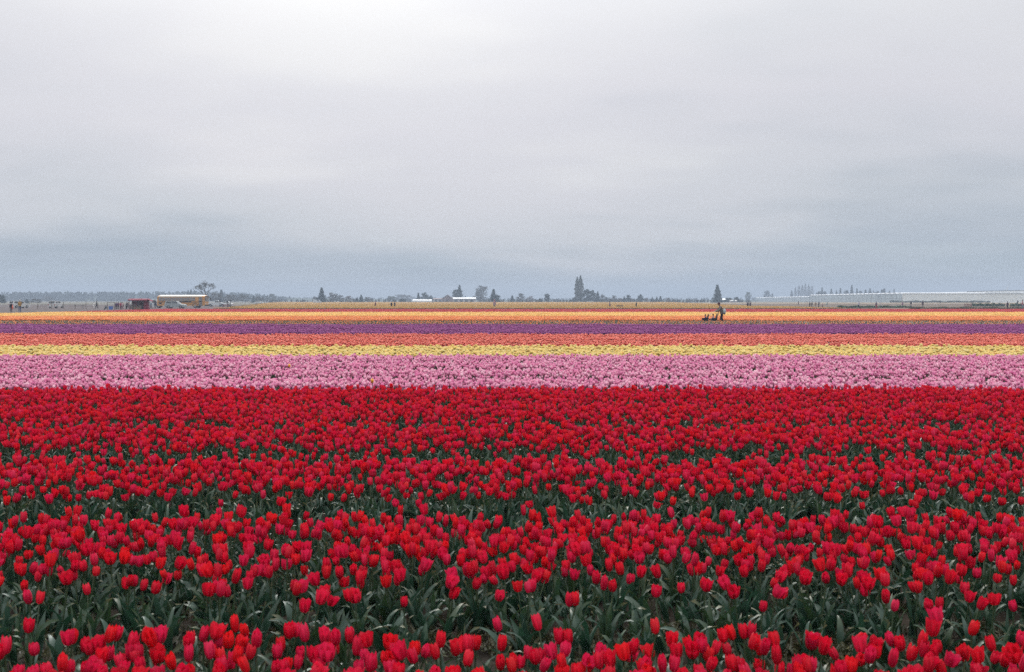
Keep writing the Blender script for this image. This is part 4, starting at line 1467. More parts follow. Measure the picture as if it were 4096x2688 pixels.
def school_bus(X, Y, rz):
    t = thing('school_bus', 'yellow school bus with white roof parked behind the silver car', 'bus', (X, Y, 0.02), rz)
    L, W_ = 11.6, 2.44
    h0, h1 = 0.55, 2.62
    b_ = MB()

    def section(x, s=1.0, dz=0.0):
        return [(x, -W_ / 2 * s, h0), (x, W_ / 2 * s, h0), (x, W_ / 2 * s, h1 + dz), (x, -W_ / 2 * s, h1 + dz)]
    secs = [section(-L / 2, 0.97), section(-L / 2 + 0.15), section(L / 2 - 0.35), section(L / 2, 0.96)]
    vs4 = [p for s in secs for p in s]
    fs = []
    for i in range(3):
        for k in range(4):
            fs.append((i * 4 + k, i * 4 + (k + 1) % 4, i * 4 + 4 + (k + 1) % 4, i * 4 + 4 + k))
    fs += [(3, 2, 1, 0), (12, 13, 14, 15)]
    b_.add(vs4, fs)
    b_.build('body', 'bus_yellow', t)
    r_ = MB()
    n = 8
    pr = [(math.cos(math.pi * k / n) * W_ / 2, h1 + math.sin(math.pi * k / n) * 0.44) for k in range(n + 1)]
    xs5 = [(-L / 2 + 0.5, 1.0), (L / 2 - 0.7, 1.0)]
    vs5 = [(x, y * s, h1 + (z - h1) * s) for x, s in xs5 for y, z in pr]
    r_.add(vs5, [(i, i + 1, n + 2 + i, n + 1 + i) for i in range(n)], None, 0)
    r_.build('roof', 'bus_white', t, smooth=True)
    for sgn, xa, xb in ((-1, -L / 2 + 0.5, -L / 2 + 0.02), (1, L / 2 - 0.7, L / 2 - 0.05)):
        c_ = MB()
        vs6 = [(xa, y, z) for y, z in pr] + [((xa + xb) / 2 + sgn * 0.1, y * 0.97, h1 + (z - h1) * 0.86) for y, z in pr] + [(xb, y * 0.9, h1 + (z - h1) * 0.35) for y, z in pr]
        c_.add(vs6, [(j * (n + 1) + i, j * (n + 1) + i + 1, (j + 1) * (n + 1) + i + 1, (j + 1) * (n + 1) + i) for j in range(2) for i in range(n)] + [tuple(2 * (n + 1) + i for i in range(n + 1))])
        c_.build('roof_cap', 'bus_yellow', t, smooth=True)
    nw_ = 12
    for s in (-1, 1):
        y = s * (W_ / 2 + 0.012)
        for k in range(nw_ if s < 0 else nw_ + 1):
            xx = -L / 2 + 0.75 + k * 0.745
            f = MB()
            f.box((xx, y - s * 0.004, 2.08), (0.68, 0.03, 0.82))
            fr = f.build('window', 'bus_frame', t)
            q = MB()
            q.box((xx, y + s * 0.012, 2.27), (0.58, 0.012, 0.36))
            q.box((xx, y + s * 0.012, 1.88), (0.58, 0.012, 0.34))
            q.build('pane', 'bus_glass', fr)
        for z, hh in ((1.60, 0.05), (1.32, 0.05), (0.92, 0.05)):
            q = MB()
            q.box((-0.45, y, z), (L - 1.6, 0.04, hh))
            q.build('rub_rail', 'bus_black', t)
        q = MB()
        q.box((-0.2, y + s * 0.006, 1.47), (5.4, 0.02, 0.19))
        q.build('name_band', 'bus_black', t)
        for cx in (-L / 2 + 2.55, L / 2 - 2.35):
            wheel(t, cx, s * (W_ / 2 - 0.16), 0.5, 0.3)
            q = MB()
            pts = [(cx + math.cos(a) * 0.66, y, 0.5 + math.sin(a) * 0.66) for a in [math.pi * k / 10 for k in range(11)]]
            q.tube(pts, 0.06, n=4)
            q.build('wheel_arch', 'bus_black', t)
    # door on the near (right-hand) side, ahead of the front axle
    f = MB()
    f.box((L / 2 - 1.05, -W_ / 2 - 0.016, 1.55), (0.85, 0.04, 1.95))
    dr = f.build('door', 'bus_black', t)
    for dz in (1.05, 2.05):
        for dx in (-0.2, 0.2):
            q = MB()
            q.box((L / 2 - 1.05 + dx, -W_ / 2 - 0.042, dz), (0.33, 0.012, 0.82))
            q.build('pane', 'bus_glass', dr)
    q = MB()
    for s in (-1, 1):
        q.box((L / 2 + 0.014, s * 0.57, 2.0), (0.03, 1.05, 0.95))
    q.build('windshield', 'bus_glass', t)
    q = MB()
    q.box((L / 2 + 0.02, 0, 2.68), (0.05, 1.9, 0.24))
    q.build('sign_board', 'bus_black', t)
    for s in (-1, 1):
        q = MB()
        q.tube([(L / 2 - 0.02, s * 0.85, 1.0), (L / 2 + 0.05, s * 0.85, 1.0)], 0.12, n=12)
        q.build('headlight', 'lamp_white', t)
        q = MB()
        q.tube([(L / 2 - 0.1, s * 1.15, 2.5), (L / 2 + 0.35, s * 1.4, 2.35)], 0.02, n=4)
        q.box((L / 2 + 0.35, s * 1.42, 2.1), (0.1, 0.22, 0.5))
        q.build('mirror', 'bus_black', t)
        q = MB()
        q.box((-L / 2 - 0.012, s * 0.95, 1.2), (0.04, 0.2, 0.34))
        q.build('taillight', 'lamp_red', t)
    q = MB()
    q.box((L / 2 + 0.1, 0, 0.62), (0.22, 2.4, 0.3))
    q.build('bumper', 'bus_black', t)
    q = MB()
    q.box((-L / 2 - 0.1, 0, 0.62), (0.2, 2.4, 0.3))
    q.build('bumper', 'bus_black', t)
    q = MB()
    q.box((-L / 2 + 0.75, -W_ / 2 - 0.012, 1.12), (0.7, 0.03, 0.42))
    q.build('engine_grille', 'bus_black', t)
    return t


dB = 266
school_bus(PX(732, dB), dB, R(-7))
car('parked_car', 'silver grey car parked in front of the yellow school bus', 'car', PX(703, 250), 250, R(-4), 'silver_paint', 'suv')
car('parked_van', 'white van between the red stall and the rear of the school bus', 'van', PX(612, 268), 268, R(4), 'grey_paint', 'van')
car('parked_car', 'white car half hidden behind the man in the tan jacket', 'car', PX(78, 262), 262, R(58), 'white_paint', 'suv')
car('parked_car', 'pinkish white car by the fence, right of the round grey tree', 'car', PX(224, 262), 262, R(86), 'white_paint', 'suv')
car('parked_pickup', 'pale pickup parked right of the bus, nearest to it', 'pickup', PX(868, 330), 330, R(2), 'grey_paint', 'pickup')
car('parked_car', 'white car right of the pale pickup by the signposts', 'car', PX(902, 336), 336, R(176), 'white_paint', 'sedan')
car('parked_car', 'far pale car beside the trees left of the mustard field', 'car', PX(1036, 560), 560, R(0), 'white_paint', 'sedan')
car('parked_van', 'tiny white van at the left foot of the tall dark conifer', 'van', PX(1269, 640), 640, R(0), 'white_paint', 'van')

# ------------------------------------------------------------------ stall and things around it
dS = 226
xa, xb = PX(516, dS), PX(590, dS)
t = thing('flower_stall', 'red wooden stall with dark open front left of the bus', 'stall', ((xa + xb) / 2, dS, 0), R(8))
Ls = xb - xa
zt_ = TH(1197, dS)
b = MB()
b.box((Ls / 2 - 0.4, 1.0, 1.0), (0.8, 2.0, 2.0))
b.build('side_room', 'stall_red', t)
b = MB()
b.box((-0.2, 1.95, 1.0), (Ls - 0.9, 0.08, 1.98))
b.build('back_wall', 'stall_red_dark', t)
for xx in (-Ls / 2 + 0.08, -0.4):
    b = MB()
    b.box((xx, 0.06, 1.0), (0.1, 0.1, 2.0))
    b.build('post', 'stall_red', t)
for k in range(9):
    b = MB()
    b.box((-Ls / 2 - 0.2 + (Ls + 0.1) * (k + 0.5) / 9, 0.85, zt_ - 0.02), (Ls / 9 - 0.02, 2.9, 0.05), rx=R(5))
    b.build('roof_board', 'stall_red', t)
b = MB()
b.box((-0.05, -0.62, zt_ - 0.2), (Ls + 0.1, 0.05, 0.2))
b.build('fascia', 'stall_red', t)
b = MB()
b.prism([(Ls / 2 - 0.1, zt_ + 0.1), (Ls / 2 + 0.75, zt_ - 0.36), (Ls / 2 + 0.75, zt_ - 0.43), (Ls / 2 - 0.1, zt_ + 0.02)], -0.5, 2.2)
b.build('lean_to_roof', 'stall_red', t)
b = MB()
b.box((-0.5, 0.15, 0.85), (Ls - 1.3, 0.5, 0.06))
b.box((-0.5, 0.05, 0.5), (Ls - 1.4, 0.06, 0.64))
b.build('counter', 'old_wood', t)
for k in range(3):
    b = MB()
    xx = PX(540, dS - 1.5) + k * 0.42
    b.tube([(xx, dS - 1.5, 0.02), (xx, dS - 1.5, 0.30)], [0.13, 0.17], n=10)
    b.tube([(xx, dS - 1.5, 0.3), (xx + 0.02, dS - 1.5, 0.36)], [0.15, 0.02], n=10)
    tag(b.build('flower_bucket', 'pot_brown'), ('leftmost', 'middle', 'rightmost')[k] + ' brown flower bucket on the ground before the stall counter', 'bucket')

# wooden display frame with a blue crate
dF = 224
t = thing('display_frame', 'open dark wooden frame standing left of the crowd at the stall', 'frame', (PX(444, dF), dF, 0))
wf = PX(459, dF) - PX(430, dF)
hf_ = TH(1211, dF)
for s in (-1, 1):
    b = MB()
    b.box((s * wf / 2, 0, hf_ / 2), (0.09, 0.09, hf_))
    b.build('post', 'old_wood', t)
b = MB()
b.box((0, 0, hf_ + 0.05), (wf + 0.2, 0.1, 0.1))
b.build('beam', 'old_wood', t)
b = MB()
b.box((0, 0, 0.5), (wf - 0.1, 0.06, 0.06))
b.build('rail', 'old_wood', t)
b = MB()
b.box((PX(447, dF), dF - 0.5, 0.33), (0.62, 0.45, 0.6), taper=1.12)
b.box((PX(447, dF), dF - 0.5, 0.65), (0.76, 0.56, 0.05))
tag(b.build('blue_bin', 'blue_plastic'), 'bright blue bin standing inside the dark wooden frame', 'bin')

# fence with poles along the gravel lot
t = thing('rail_fence', 'thin post and rail fence along the lot at far left', 'fence', (PX(280, 236), 236, 0))
for xs in (150, 207, 254, 300, 344, 392):
    b = MB()
    hh = 1.62 if xs in (207, 254, 344) else 1.1
    b.tube([(PX(xs, 236) - PX(280, 236), 0, 0), (PX(xs, 236) - PX(280, 236), 0, hh)], 0.055, n=6)
    b.build('post', 'old_wood', t)
for z in (0.62, 0.92):
    b = MB()
    b.box((PX(271, 236) - PX(280, 236), 0.07, z), (PX(392, 236) - PX(150, 236), 0.04, 0.05))
    b.build('rail', 'old_wood', t)
t = thing('trestle_table', 'long dark trestle table behind the fence, left of the person in white', 'table', (PX(316, 250), 250, 0))
b = MB()
b.box((0, 0, 0.76), (2.1, 0.7, 0.06))
b.build('top', 'dark_metal', t)
for s in (-1, 1):
    b = MB()
    b.tube([(s * 0.85, -0.28, 0), (s * 0.85, 0.28, 0.74)], 0.03, n=5)
    b.tube([(s * 0.85, 0.28, 0), (s * 0.85, -0.28, 0.74)], 0.03, n=5)
    b.build('leg', 'dark_metal', t)
# signposts right of the bus
for xs, hh, lab in ((880, 1.75, 'dark signpost between the pale pickup and the white car'), (909, 1.7, 'shorter dark signpost of the pair right of the parked cars'), (922, 1.85, 'dark signpost farthest right of the parked cars')):
    b = MB()
    b.tube([(PX(xs, 290), 290, 0), (PX(xs, 290), 290, hh)], 0.09, n=6)
    b.box((PX(xs, 290), 289.9, hh - 0.12), (0.42, 0.05, 0.3))
    tag(b.build('signpost', 'dark_metal'), lab, 'signpost')


def bench(name, label, X, Y, m, w=1.5, table=False):
    t = thing(name, label, 'bench', (X, Y, 0))
    b_ = MB()
    b_.box((0, 0, 0.45), (w, 0.42, 0.06))
    b_.build('seat', m, t)
    for k in range(2):
        b_ = MB()
        b_.box((0, 0.2, 0.62 + 0.16 * k), (w, 0.04, 0.11))
        b_.build('slat', m, t)
    for s in (-1, 1):
        b_ = MB()
        b_.box((s * w * 0.42, 0, 0.21), (0.09, 0.4, 0.42))
        b_.box((s * w * 0.42, 0.2, 0.6), (0.08, 0.05, 0.5))
        b_.build('leg', m, t)
    return t


bench('bench', 'red-brown wooden bench below the signposts right of the bus', PX(902, 276), 276, 'red_wood')
bench('bench', 'dark bench alone at the edge of the mustard field', PX(2479, 240), 240, 'old_wood', 1.35)
t = thing('folding_table', 'long white table behind the red strip at right', 'table', (PX(3328, 262), 262, 0))
b = MB()
b.box((0, 0, 0.48), (2.5, 0.8, 0.05))
b.build('top', 'white_trim', t)
for s in (-1, 1):
    for q in (-1, 1):
        b = MB()
        b.tube([(s * 1.1, q * 0.3, 0), (s * 1.1, q * 0.3, 0.46)], 0.025, n=5)
        b.build('leg', 'grey_metal', t)
dR_ = 320
t = thing('barrier', 'red-brown lattice barrier left of the dark green hedge at right', 'barrier', (PX(3873, dR_), dR_, 0))
wR = PX(3888, dR_) - PX(3858, dR_)
for z in (0.12, 0.78):
    b = MB()
    b.box((0, 0, z), (wR, 0.06, 0.12))
    b.build('rail', 'red_wood', t)
for k in (-1, 0, 1):
    b = MB()
    b.box((k * wR / 2, 0.07, 0.45), (0.1, 0.08, 0.9))
    b.build('post', 'red_wood', t)
for k in (-0.5, 0.5):
    for sg in (-1, 1):
        b = MB()
        b.box((k * wR / 2, 0.0 + 0.02 * sg, 0.45), (wR / 2 * 1.1, 0.03, 0.09), ry=sg * 0.56)
        b.build('cross_brace', 'red_wood', t)

# ------------------------------------------------------------------ people
POSES = {}


def pose_joints(pose):
    """joints of a 1.7 m figure facing +y; returns dict name -> (x, y, z)"""
    J = {'pelvis': (0, 0, .93), 'belly': (0, 0.0, 1.08), 'chest': (0, -0.01, 1.28), 'neck': (0, 0.0, 1.43), 'headb': (0, 0.02, 1.52), 'head': (0, 0.03, 1.63)}
    for s, n in ((-1, 'l'), (1, 'r')):
        J['sh' + n] = (s * .175, -0.01, 1.37)
        J['el' + n] = (s * .23, -0.03, 1.10)
        J['wr' + n] = (s * .235, .04, .86)
        J['ha' + n] = (s * .235, .06, .78)
        J['hp' + n] = (s * .095, 0, .88)
        J['kn' + n] = (s * .10, .015, .48)
        J['an' + n] = (s * .105, -.02, .09)
        J['to' + n] = (s * .115, .14, .035)
    if pose == 'walk':
        J['knl'], J['anl'], J['tol'] = (-.1, .17, .50), (-.1, .20, .10), (-.11, .36, .06)
        J['knr'], J['anr'], J['tor'] = (.1, -.02, .49), (.1, -.27, .14), (.11, -.14, .04)
        J['ell'], J['wrl'], J['hal'] = (-.22, -.12, 1.12), (-.22, -.04, .89), (-.22, 0, .82)
        J['elr'], J['wrr'], J['har'] = (.22, .10, 1.12), (.2, .27, .94), (.2, .32, .88)
    if pose == 'push':
        for k in ('belly', 'chest', 'neck', 'headb', 'head', 'shl', 'shr'):
            x, y, z = J[k]
            J[k] = (x, y + (z - .93) * .28, z - (z - .93) * .05)
        J['headb'], J['head'] = (0, .2, 1.47), (0, .25, 1.57)
        for s, n in ((-1, 'l'), (1, 'r')):
            J['el' + n], J['wr' + n], J['ha' + n] = (s * .23, .28, 1.10), (s * .2, .50, 1.02), (s * .2, .58, 1.02)
        J['knl'], J['anl'], J['tol'] = (-.1, .11, .49), (-.1, .09, .09), (-.11, .25, .04)
        J['knr'], J['anr'], J['tor'] = (.1, -.01, .49), (.1, -.15, .11), (.11, -.01, .035)
    if pose == 'sit':
        dz = -.5
        for k in list(J):
            x, y, z = J[k]
            J[k] = (x, y, z + dz)
        for s, n in ((-1, 'l'), (1, 'r')):
            J['hp' + n] = (s * .095, .02, .40)
            J['kn' + n], J['an' + n], J['to' + n] = (s * .11, .42, .46), (s * .11, .50, .10), (s * .12, .64, .06)
            J['el' + n], J['wr' + n], J['ha' + n] = (s * .23, .05, .64), (s * .16, .25, .58), (s * .14, .33, .58)
    if pose == 'photo':
        for s, n in ((-1, 'l'), (1, 'r')):
            J['el' + n], J['wr' + n], J['ha' + n] = (s * .25, .14, 1.22), (s * .1, .28, 1.45), (s * .07, .31, 1.52)
    if pose == 'bend':
        for k in ('belly', 'chest', 'neck', 'headb', 'head', 'shl', 'shr'):
            x, y, z = J[k]
            J[k] = (x, y + (z - .93) * .62, z - (z - .93) * .22)
        J['headb'], J['head'] = (0, .38, 1.36), (0, .46, 1.42)
        for s, n in ((-1, 'l'), (1, 'r')):
            J['el' + n], J['wr' + n], J['ha' + n] = (s * .22, .42, 1.02), (s * .18, .56, .86), (s * .18, .60, .79)
    if pose == 'hold':
        for s, n in ((-1, 'l'), (1, 'r')):
            J['el' + n], J['wr' + n], J['ha' + n] = (s * .24, .04, 1.10), (s * .14, .24, 1.16), (s * .1, .31, 1.18)
    return J


BONES = [('pelvis', 'belly', 't'), ('belly', 'chest', 't'), ('chest', 'neck', 't'), ('neck', 'headb', 'n'), ('headb', 'head', 'h')]
for n_ in 'lr':
    BONES += [('chest', 'sh' + n_, 't'), ('sh' + n_, 'el' + n_, 'a'), ('el' + n_, 'wr' + n_, 'a'), ('wr' + n_, 'ha' + n_, 'd'),
              ('pelvis', 'hp' + n_, 'p'), ('hp' + n_, 'kn' + n_, 'p'), ('kn' + n_, 'an' + n_, 'p'), ('an' + n_, 'to' + n_, 'f')]
RAD = {'pelvis': (.15, .115), 'belly': (.135, .10), 'chest': (.165, .115), 'neck': (.055, .055), 'headb': (.062, .068), 'head': (.078, .095),
       'sh': (.068, .068), 'el': (.046, .046), 'wr': (.032, .032), 'ha': (.036, .022), 'hp': (.098, .098), 'kn': (.062, .062), 'an': (.043, .043), 'to': (.042, .03)}


def figure(pose):
    """skinned body of a pose: verts, normals, faces, region letter per face"""
    if pose in POSES:
        return POSES[pose]
    J = pose_joints(pose)
    names = list(J)
    ix = {n: i for i, n in enumerate(names)}
    me = bpy.data.meshes.new('figure')
    me.from_pydata([J[n] for n in names], [(ix[a], ix[b_]) for a, b_, _ in BONES], [])
    o = bpy.data.objects.new('figure', me)
    COL.objects.link(o)
    md = o.modifiers.new('skin', 'SKIN')
    md.use_smooth_shade = True
    sv = me.skin_vertices[0].data
    for n in names:
        key = n if n in RAD else n[:2]
        sv[ix[n]].radius = RAD[key]
        sv[ix[n]].use_root = (n == 'pelvis')
    sub = o.modifiers.new('sub', 'SUBSURF')
    sub.levels = sub.render_levels = 1
    dg = bpy.context.evaluated_depsgraph_get()
    ev = o.evaluated_get(dg)
    m2 = ev.to_mesh()
    V = np.array([v.co[:] for v in m2.vertices])
    NN = np.array([v.normal[:] for v in m2.vertices])
    Fc = [tuple(p.vertices) for p in m2.polygons]
    ev.to_mesh_clear()
    bpy.data.objects.remove(o)
    bpy.data.meshes.remove(me)
    A = np.array([J[a] for a, _, _ in BONES])
    B = np.array([J[b_] for _, b_, _ in BONES])
    reg = []
    for f in Fc:
        c = V[list(f)].mean(0)
        ab = B - A
        tt = np.clip(((c - A) * ab).sum(1) / (ab * ab).sum(1), 0, 1)
        dist = np.linalg.norm(A + ab * tt[:, None] - c, axis=1)
        k = int(np.argmin(dist))
        reg.append(BONES[k][2])
    POSES[pose] = (V, NN, Fc, reg, J)
    return POSES[pose]


def shell(V, NN, Fc, keep, off):
    used = {}
    vs7, fs = [], []
    for f in keep:
        q = []
        for i in f:
            if i not in used:
                used[i] = len(vs7)
                vs7.append(tuple(V[i] + NN[i] * off))
            q.append(used[i])
        fs.append(tuple(q))
    b_ = MB()
    b_.add(vs7, fs)
    return b_


def cloth(col):
    nm = 'cloth_%02d_%02d_%02d' % tuple(int(c * 99) for c in col)
    return mat(nm, col, rough=0.9, var=0.12, scale=5.0, spec=0.1, bump=0.2, bscale=30) and nm


def person(label, X, Y, h, face, pose, top, legs, hair, shoes=(0.05, 0.04, 0.04), longcoat=False, z=0.02, hat=None, cat='person'):
    V, NN, Fc, reg, J = figure(pose)
    t = thing('person', label, cat, (X, Y, z), face)
    s = h / 1.73
    t.scale = (s, s, s)
    bd = MB()
    bd.add([tuple(v) for v in V], Fc)
    hx, hy, hz = J['head']
    hd = Vector((hx, hy, hz))
    bd.tube([hd + Vector((0, .085, .012)), hd + Vector((0, .118, -.022)), hd + Vector((0, .09, -.034))], [.007, .014, .012], n=6)      # nose
    for sg in (-1, 1):
        bd.ball(tuple(hd + Vector((sg * .084, 0, -.01))), (.012, .022, .034), 6, 4)                                                        # ears
        bd.ball(tuple(hd + Vector((sg * .034, .088, .014))), (.013, .010, .009), 6, 4, mi=1)                                              # eyes
    bd.box(tuple(hd + Vector((0, .090, -.062))), (.05, .012, .010), mi=2)                                                                # mouth
    for n in 'lr':
        w0, h0 = Vector(J['wr' + n]), Vector(J['ha' + n])
        d = (h0 - w0).normalized()
        sd = d.cross(Vector((0, 1, 0.3))).normalized()
        up = sd.cross(d)
        for k, L in enumerate((.068, .076, .07, .055)):
            p0 = h0 + sd * (k - 1.5) * .02
            bd.tube([p0, p0 + d * L * .6 - up * .006, p0 + d * L - up * .022], [.0095, .009, .007], n=5)
        p0 = w0 + d * .03 + sd * (-.03)
        bd.tube([p0, p0 + d * .035 - sd * .026, p0 + d * .062 - sd * .03 - up * .01], [.012, .0105, .008], n=5)
    bd.build('body', ['skin', 'eye_dark', 'stall_red_dark'], t, smooth=True)
    jk = [f for f, r in zip(Fc, reg) if r in 'ta']
    tp = shell(V, NN, Fc, jk, .022)
    if longcoat:
        p = J['pelvis']
        for q in range(12):
            a0, a1 = q * math.pi / 6, (q + 1) * math.pi / 6
            tp.add([(p[0] + math.cos(a) * rr, p[1] + math.sin(a) * rr * .8, zz) for a, rr, zz in ((a0, .19, p[2] + .06), (a1, .19, p[2] + .06), (a1, .25, p[2] - .38), (a0, .25, p[2] - .38))], [(3, 2, 1, 0)])
    else:
        p = J['pelvis']
        for q in range(12):
            a0, a1 = q * math.pi / 6, (q + 1) * math.pi / 6
            tp.add([(p[0] + math.cos(a) * rr, p[1] + math.sin(a) * rr * .78, zz) for a, rr, zz in ((a0, .185, p[2] + .08), (a1, .185, p[2] + .08), (a1, .195, p[2] - .07), (a0, .195, p[2] - .07))], [(3, 2, 1, 0)])
    tp.build('jacket', cloth(top), t, smooth=True)
    shell(V, NN, Fc, [f for f, r in zip(Fc, reg) if r == 'p'], .012).build('trousers', cloth(legs), t, smooth=True)
    shell(V, NN, Fc, [f for f, r in zip(Fc, reg) if r == 'f'], .010).build('shoes', cloth(shoes), t, smooth=True)
    hr_ = []
    for f, r in zip(Fc, reg):
        c = V[list(f)].mean(0) - np.array(J['head'])
        if r == 'h' and (c[2] > 0.045 or (c[1] < 0.0 and c[2] > -0.09)):
            hr_.append(f)
    hb = shell(V, NN, Fc, hr_, .016)
    hb.ball(tuple(hd + Vector((0, -.012, .03))), (.094, .102, .098), 10, 6)
    hb.build('hair', cloth(hair), t, smooth=True)
    if hat:
        q = MB()
        q.tube([hd + Vector((0, 0, .06)), hd + Vector((0, 0, .11)), hd + Vector((0, 0, .145))], [.112, .105, .05], n=12)
        q.tube([hd + Vector((0, .03, .062)), hd + Vector((0, .03, .072))], [.15, .15], n=12)
        q.build('hat', cloth(hat), t)
    return t


DK, NAVY, BLK, JEAN = (.03, .028, .035), (.025, .03, .06), (.014, .013, .018), (.06, .085, .16)
BRN, TAN, WHT, GRY = (.10, .06, .04), (.30, .17, .045), (.72, .72, .70), (.28, .28, .29)


def fp(label, xs, yh, yf, pose, top, legs, hair=BLK, face=0.0, hmin=1.5, hmax=1.86, **kw):
    """person standing on the ground at photo column xs, head top at row yh, feet at row yf"""
    d = GD(yf)
    h = min(hmax, max(hmin, PZ(yh, d)))
    return person(label, PX(xs, d), d, h, face, pose, top, legs, hair, **kw)


fp('person in tan jacket and pale cap standing at far left, back turned', 79, 1201, 1249, 'hold', TAN, JEAN, BRN, 0.3, hat=(.6, .55, .5))
fp('small person in black with an orange bag at far left', 44, 1210, 1249, 'stand', BLK, (.05, .015, .02), BLK, 0.8)
fp('person in long white coat left of the dark-haired companion, near the fence', 376, 1207, 1236, 'stand', WHT, WHT, BLK, 2.2, longcoat=True)
fp('person in black beside the one in the white coat', 387, 1204, 1236, 'walk', BLK, NAVY, BLK, 1.7)
fp('child in dark teal crouching left of the wooden frame', 424, 1222, 1240, 'sit', (.02, .05, .07), DK, BLK, 1.2, hmin=1.25, hmax=1.4)
fp('person in dark purple right beside the wooden frame', 465, 1211, 1239, 'stand', (.06, .02, .07), DK, BLK, 3.0)
fp('person in red top in the crowd left of the stall', 482, 1210, 1239, 'hold', (.32, .05, .09), (.16, .05, .07), BRN, 2.6)
fp('person in pale pink between the red top and the dark coat at the stall', 491, 1211, 1238, 'stand', (.48, .34, .34), (.3, .14, .16), BRN, 0.6)
fp('person in dark coat left of the man in the white shirt at the stall', 505, 1211, 1238, 'photo', (.11, .08, .10), DK, BLK, 4.5)
fp('person in black between the red top and the pale pink one', 486, 1208, 1236, 'stand', BLK, DK, BLK, 0.9)
fp('person in plum coat just right of the wooden frame crowd, facing away', 473, 1209, 1237, 'hold', (.09, .03, .06), DK, BLK, 0.2)
fp('person in charcoal directly left of the stout one in white', 512, 1210, 1237, 'walk', (.06, .05, .07), BLK, BLK, 1.8)
fp('stout person in bright white top bending at the stall counter', 520, 1213, 1238, 'bend', WHT, NAVY, BRN, -1.3, hmin=1.68)
fp('person in blue-black standing inside the open stall front', 560, 1211, 1236, 'stand', NAVY, (.04, .07, .04), BLK, 2.9)
fp('person in dark purple inside the stall, left of the other shopper', 540, 1207, 1235, 'hold', (.05, .03, .08), DK, BLK, 3.3)
fp('person in denim blue just right of the red stall', 594, 1212, 1236, 'stand', (.05, .07, .14), (.07, .04, .15), BLK, 2.0)
fp('second person in teal blue right of the red stall, beside the white van', 604, 1214, 1236, 'walk', (.05, .10, .14), NAVY, BLK, 4.2)
fp('person in near black before the rear corner of the bus', 621, 1213, 1234, 'stand', NAVY, NAVY, BLK, 0.4)
fp('person in dark red walking on the mustard field, right of the left tree clump', 1502, 1205, 1231, 'walk', (.16, .03, .05), (.12, .04, .05), BRN, 1.6)
fp('left one of the dark couple in the mustard field', 1566, 1210, 1233, 'stand', BLK, BLK, BLK, 2.6)
fp('right one of the dark couple in the mustard field', 1579, 1210, 1233, 'hold', NAVY, BLK, BLK, 0.7)
fp('tall person in pink hat and grey clothes below the leaning conifer', 1978, 1197, 1236, 'stand', (.36, .22, .24), (.26, .22, .21), (.3, .1, .1), 0.2, hat=(.62, .22, .26))
fp('person in dark grey and purple left of the lone bench', 2439, 1205, 1233, 'walk', (.16, .12, .16), (.12, .03, .08), BLK, 4.4)
fp('slim person in dark green standing alone right of the lone bench', 2545, 1208, 1235, 'stand', (.05, .06, .05), (.04, .06, .05), BLK, 1.0)
fp('left one of the close couple in dark clothes above the red strip', 2991, 1210, 1232, 'stand', (.05, .03, .05), BLK, BLK, 0.1)
fp('right one of the close couple in dark clothes above the red strip', 3001, 1210, 1232, 'stand', (.06, .025, .045), BLK, BLK, 0.5)
fp('small faint person far out on the brown soil field', 3194, 1207, 1220, 'stand', (.18, .13, .13), DK, BLK, 0.4, hmin=1.6)
fp('person in pale clothes left of the dark group on the soil edge', 3228, 1211, 1231, 'stand', (.42, .36, .32), (.36, .3, .28), BRN, 1.4)
fp('first dark figure of the group on the soil edge', 3239, 1211, 1232, 'stand', BLK, BLK, BLK, 0.9)
fp('second dark figure of the group, close behind the first', 3248, 1208, 1232, 'walk', DK, BLK, BLK, 1.6)
fp('person in beige between two dark figures of the group', 3263, 1208, 1231, 'stand', (.28, .22, .18), (.34, .28, .26), BRN, 2.6)
fp('wide dark figure holding a camera, right of the one in beige', 3275, 1208, 1231, 'photo', NAVY, DK, BLK, -1.2)
fp('child with white shirt at the right end of the dark group', 3290, 1216, 1232, 'stand', (.3, .2, .2), BLK, BRN, 0.3, hmin=1.1, hmax=1.25)
fp('person in teal leaning over the white table', 3305, 1209, 1231, 'bend', (.2, .26, .25), (.5, .52, .5), BRN, -1.3)
fp('person in pale lavender jacket and dark trousers, alone over the red strip', 3435, 1206, 1232, 'photo', (.5, .5, .58), NAVY, BLK, -1.0)
fp('slim person in dark red left of the dark-haired one in grey', 3505, 1209, 1233, 'stand', (.10, .06, .09), (.28, .04, .06), BLK, 0.4)
fp('dark-haired person in grey white jacket leaning left', 3526, 1206, 1231, 'bend', (.46, .42, .42), (.4, .36, .36), BLK, 1.3)
fp('person in mauve below the corner of the white wall', 3610, 1210, 1231, 'stand', (.24, .15, .22), (.3, .24, .28), BRN, 2.0)
fp('person in black before the white wall, left of two', 3644, 1203, 1230, 'walk', BLK, (.2, .18, .2), BLK, 1.5)
fp('slim person in black before the white wall, right of two', 3691, 1202, 1228, 'stand', (.04, .015, .03), (.05, .02, .03), BLK, 0.2)
fp('tiny person far out on the pale strip before the white wall', 3760, 1206, 1217, 'stand', NAVY, DK, BLK, 0.0, hmin=1.6)
fp('person in black with a cream bag near the right edge', 4030, 1206, 1238, 'stand', (.035, .012, .03), BLK, BLK, 0.3)
fp('person in black with pale cap behind the hedge near the right edge', 4071, 1197, 1222, 'stand', BLK, (.02, .03, .04), (.3, .3, .36), 0.6, hat=(.5, .5, .58))
fp('person in pink and jeans cut by the right edge of the photo', 4090, 1198, 1240, 'hold', (.34, .14, .17), (.14, .20, .28), BRN, 1.2)


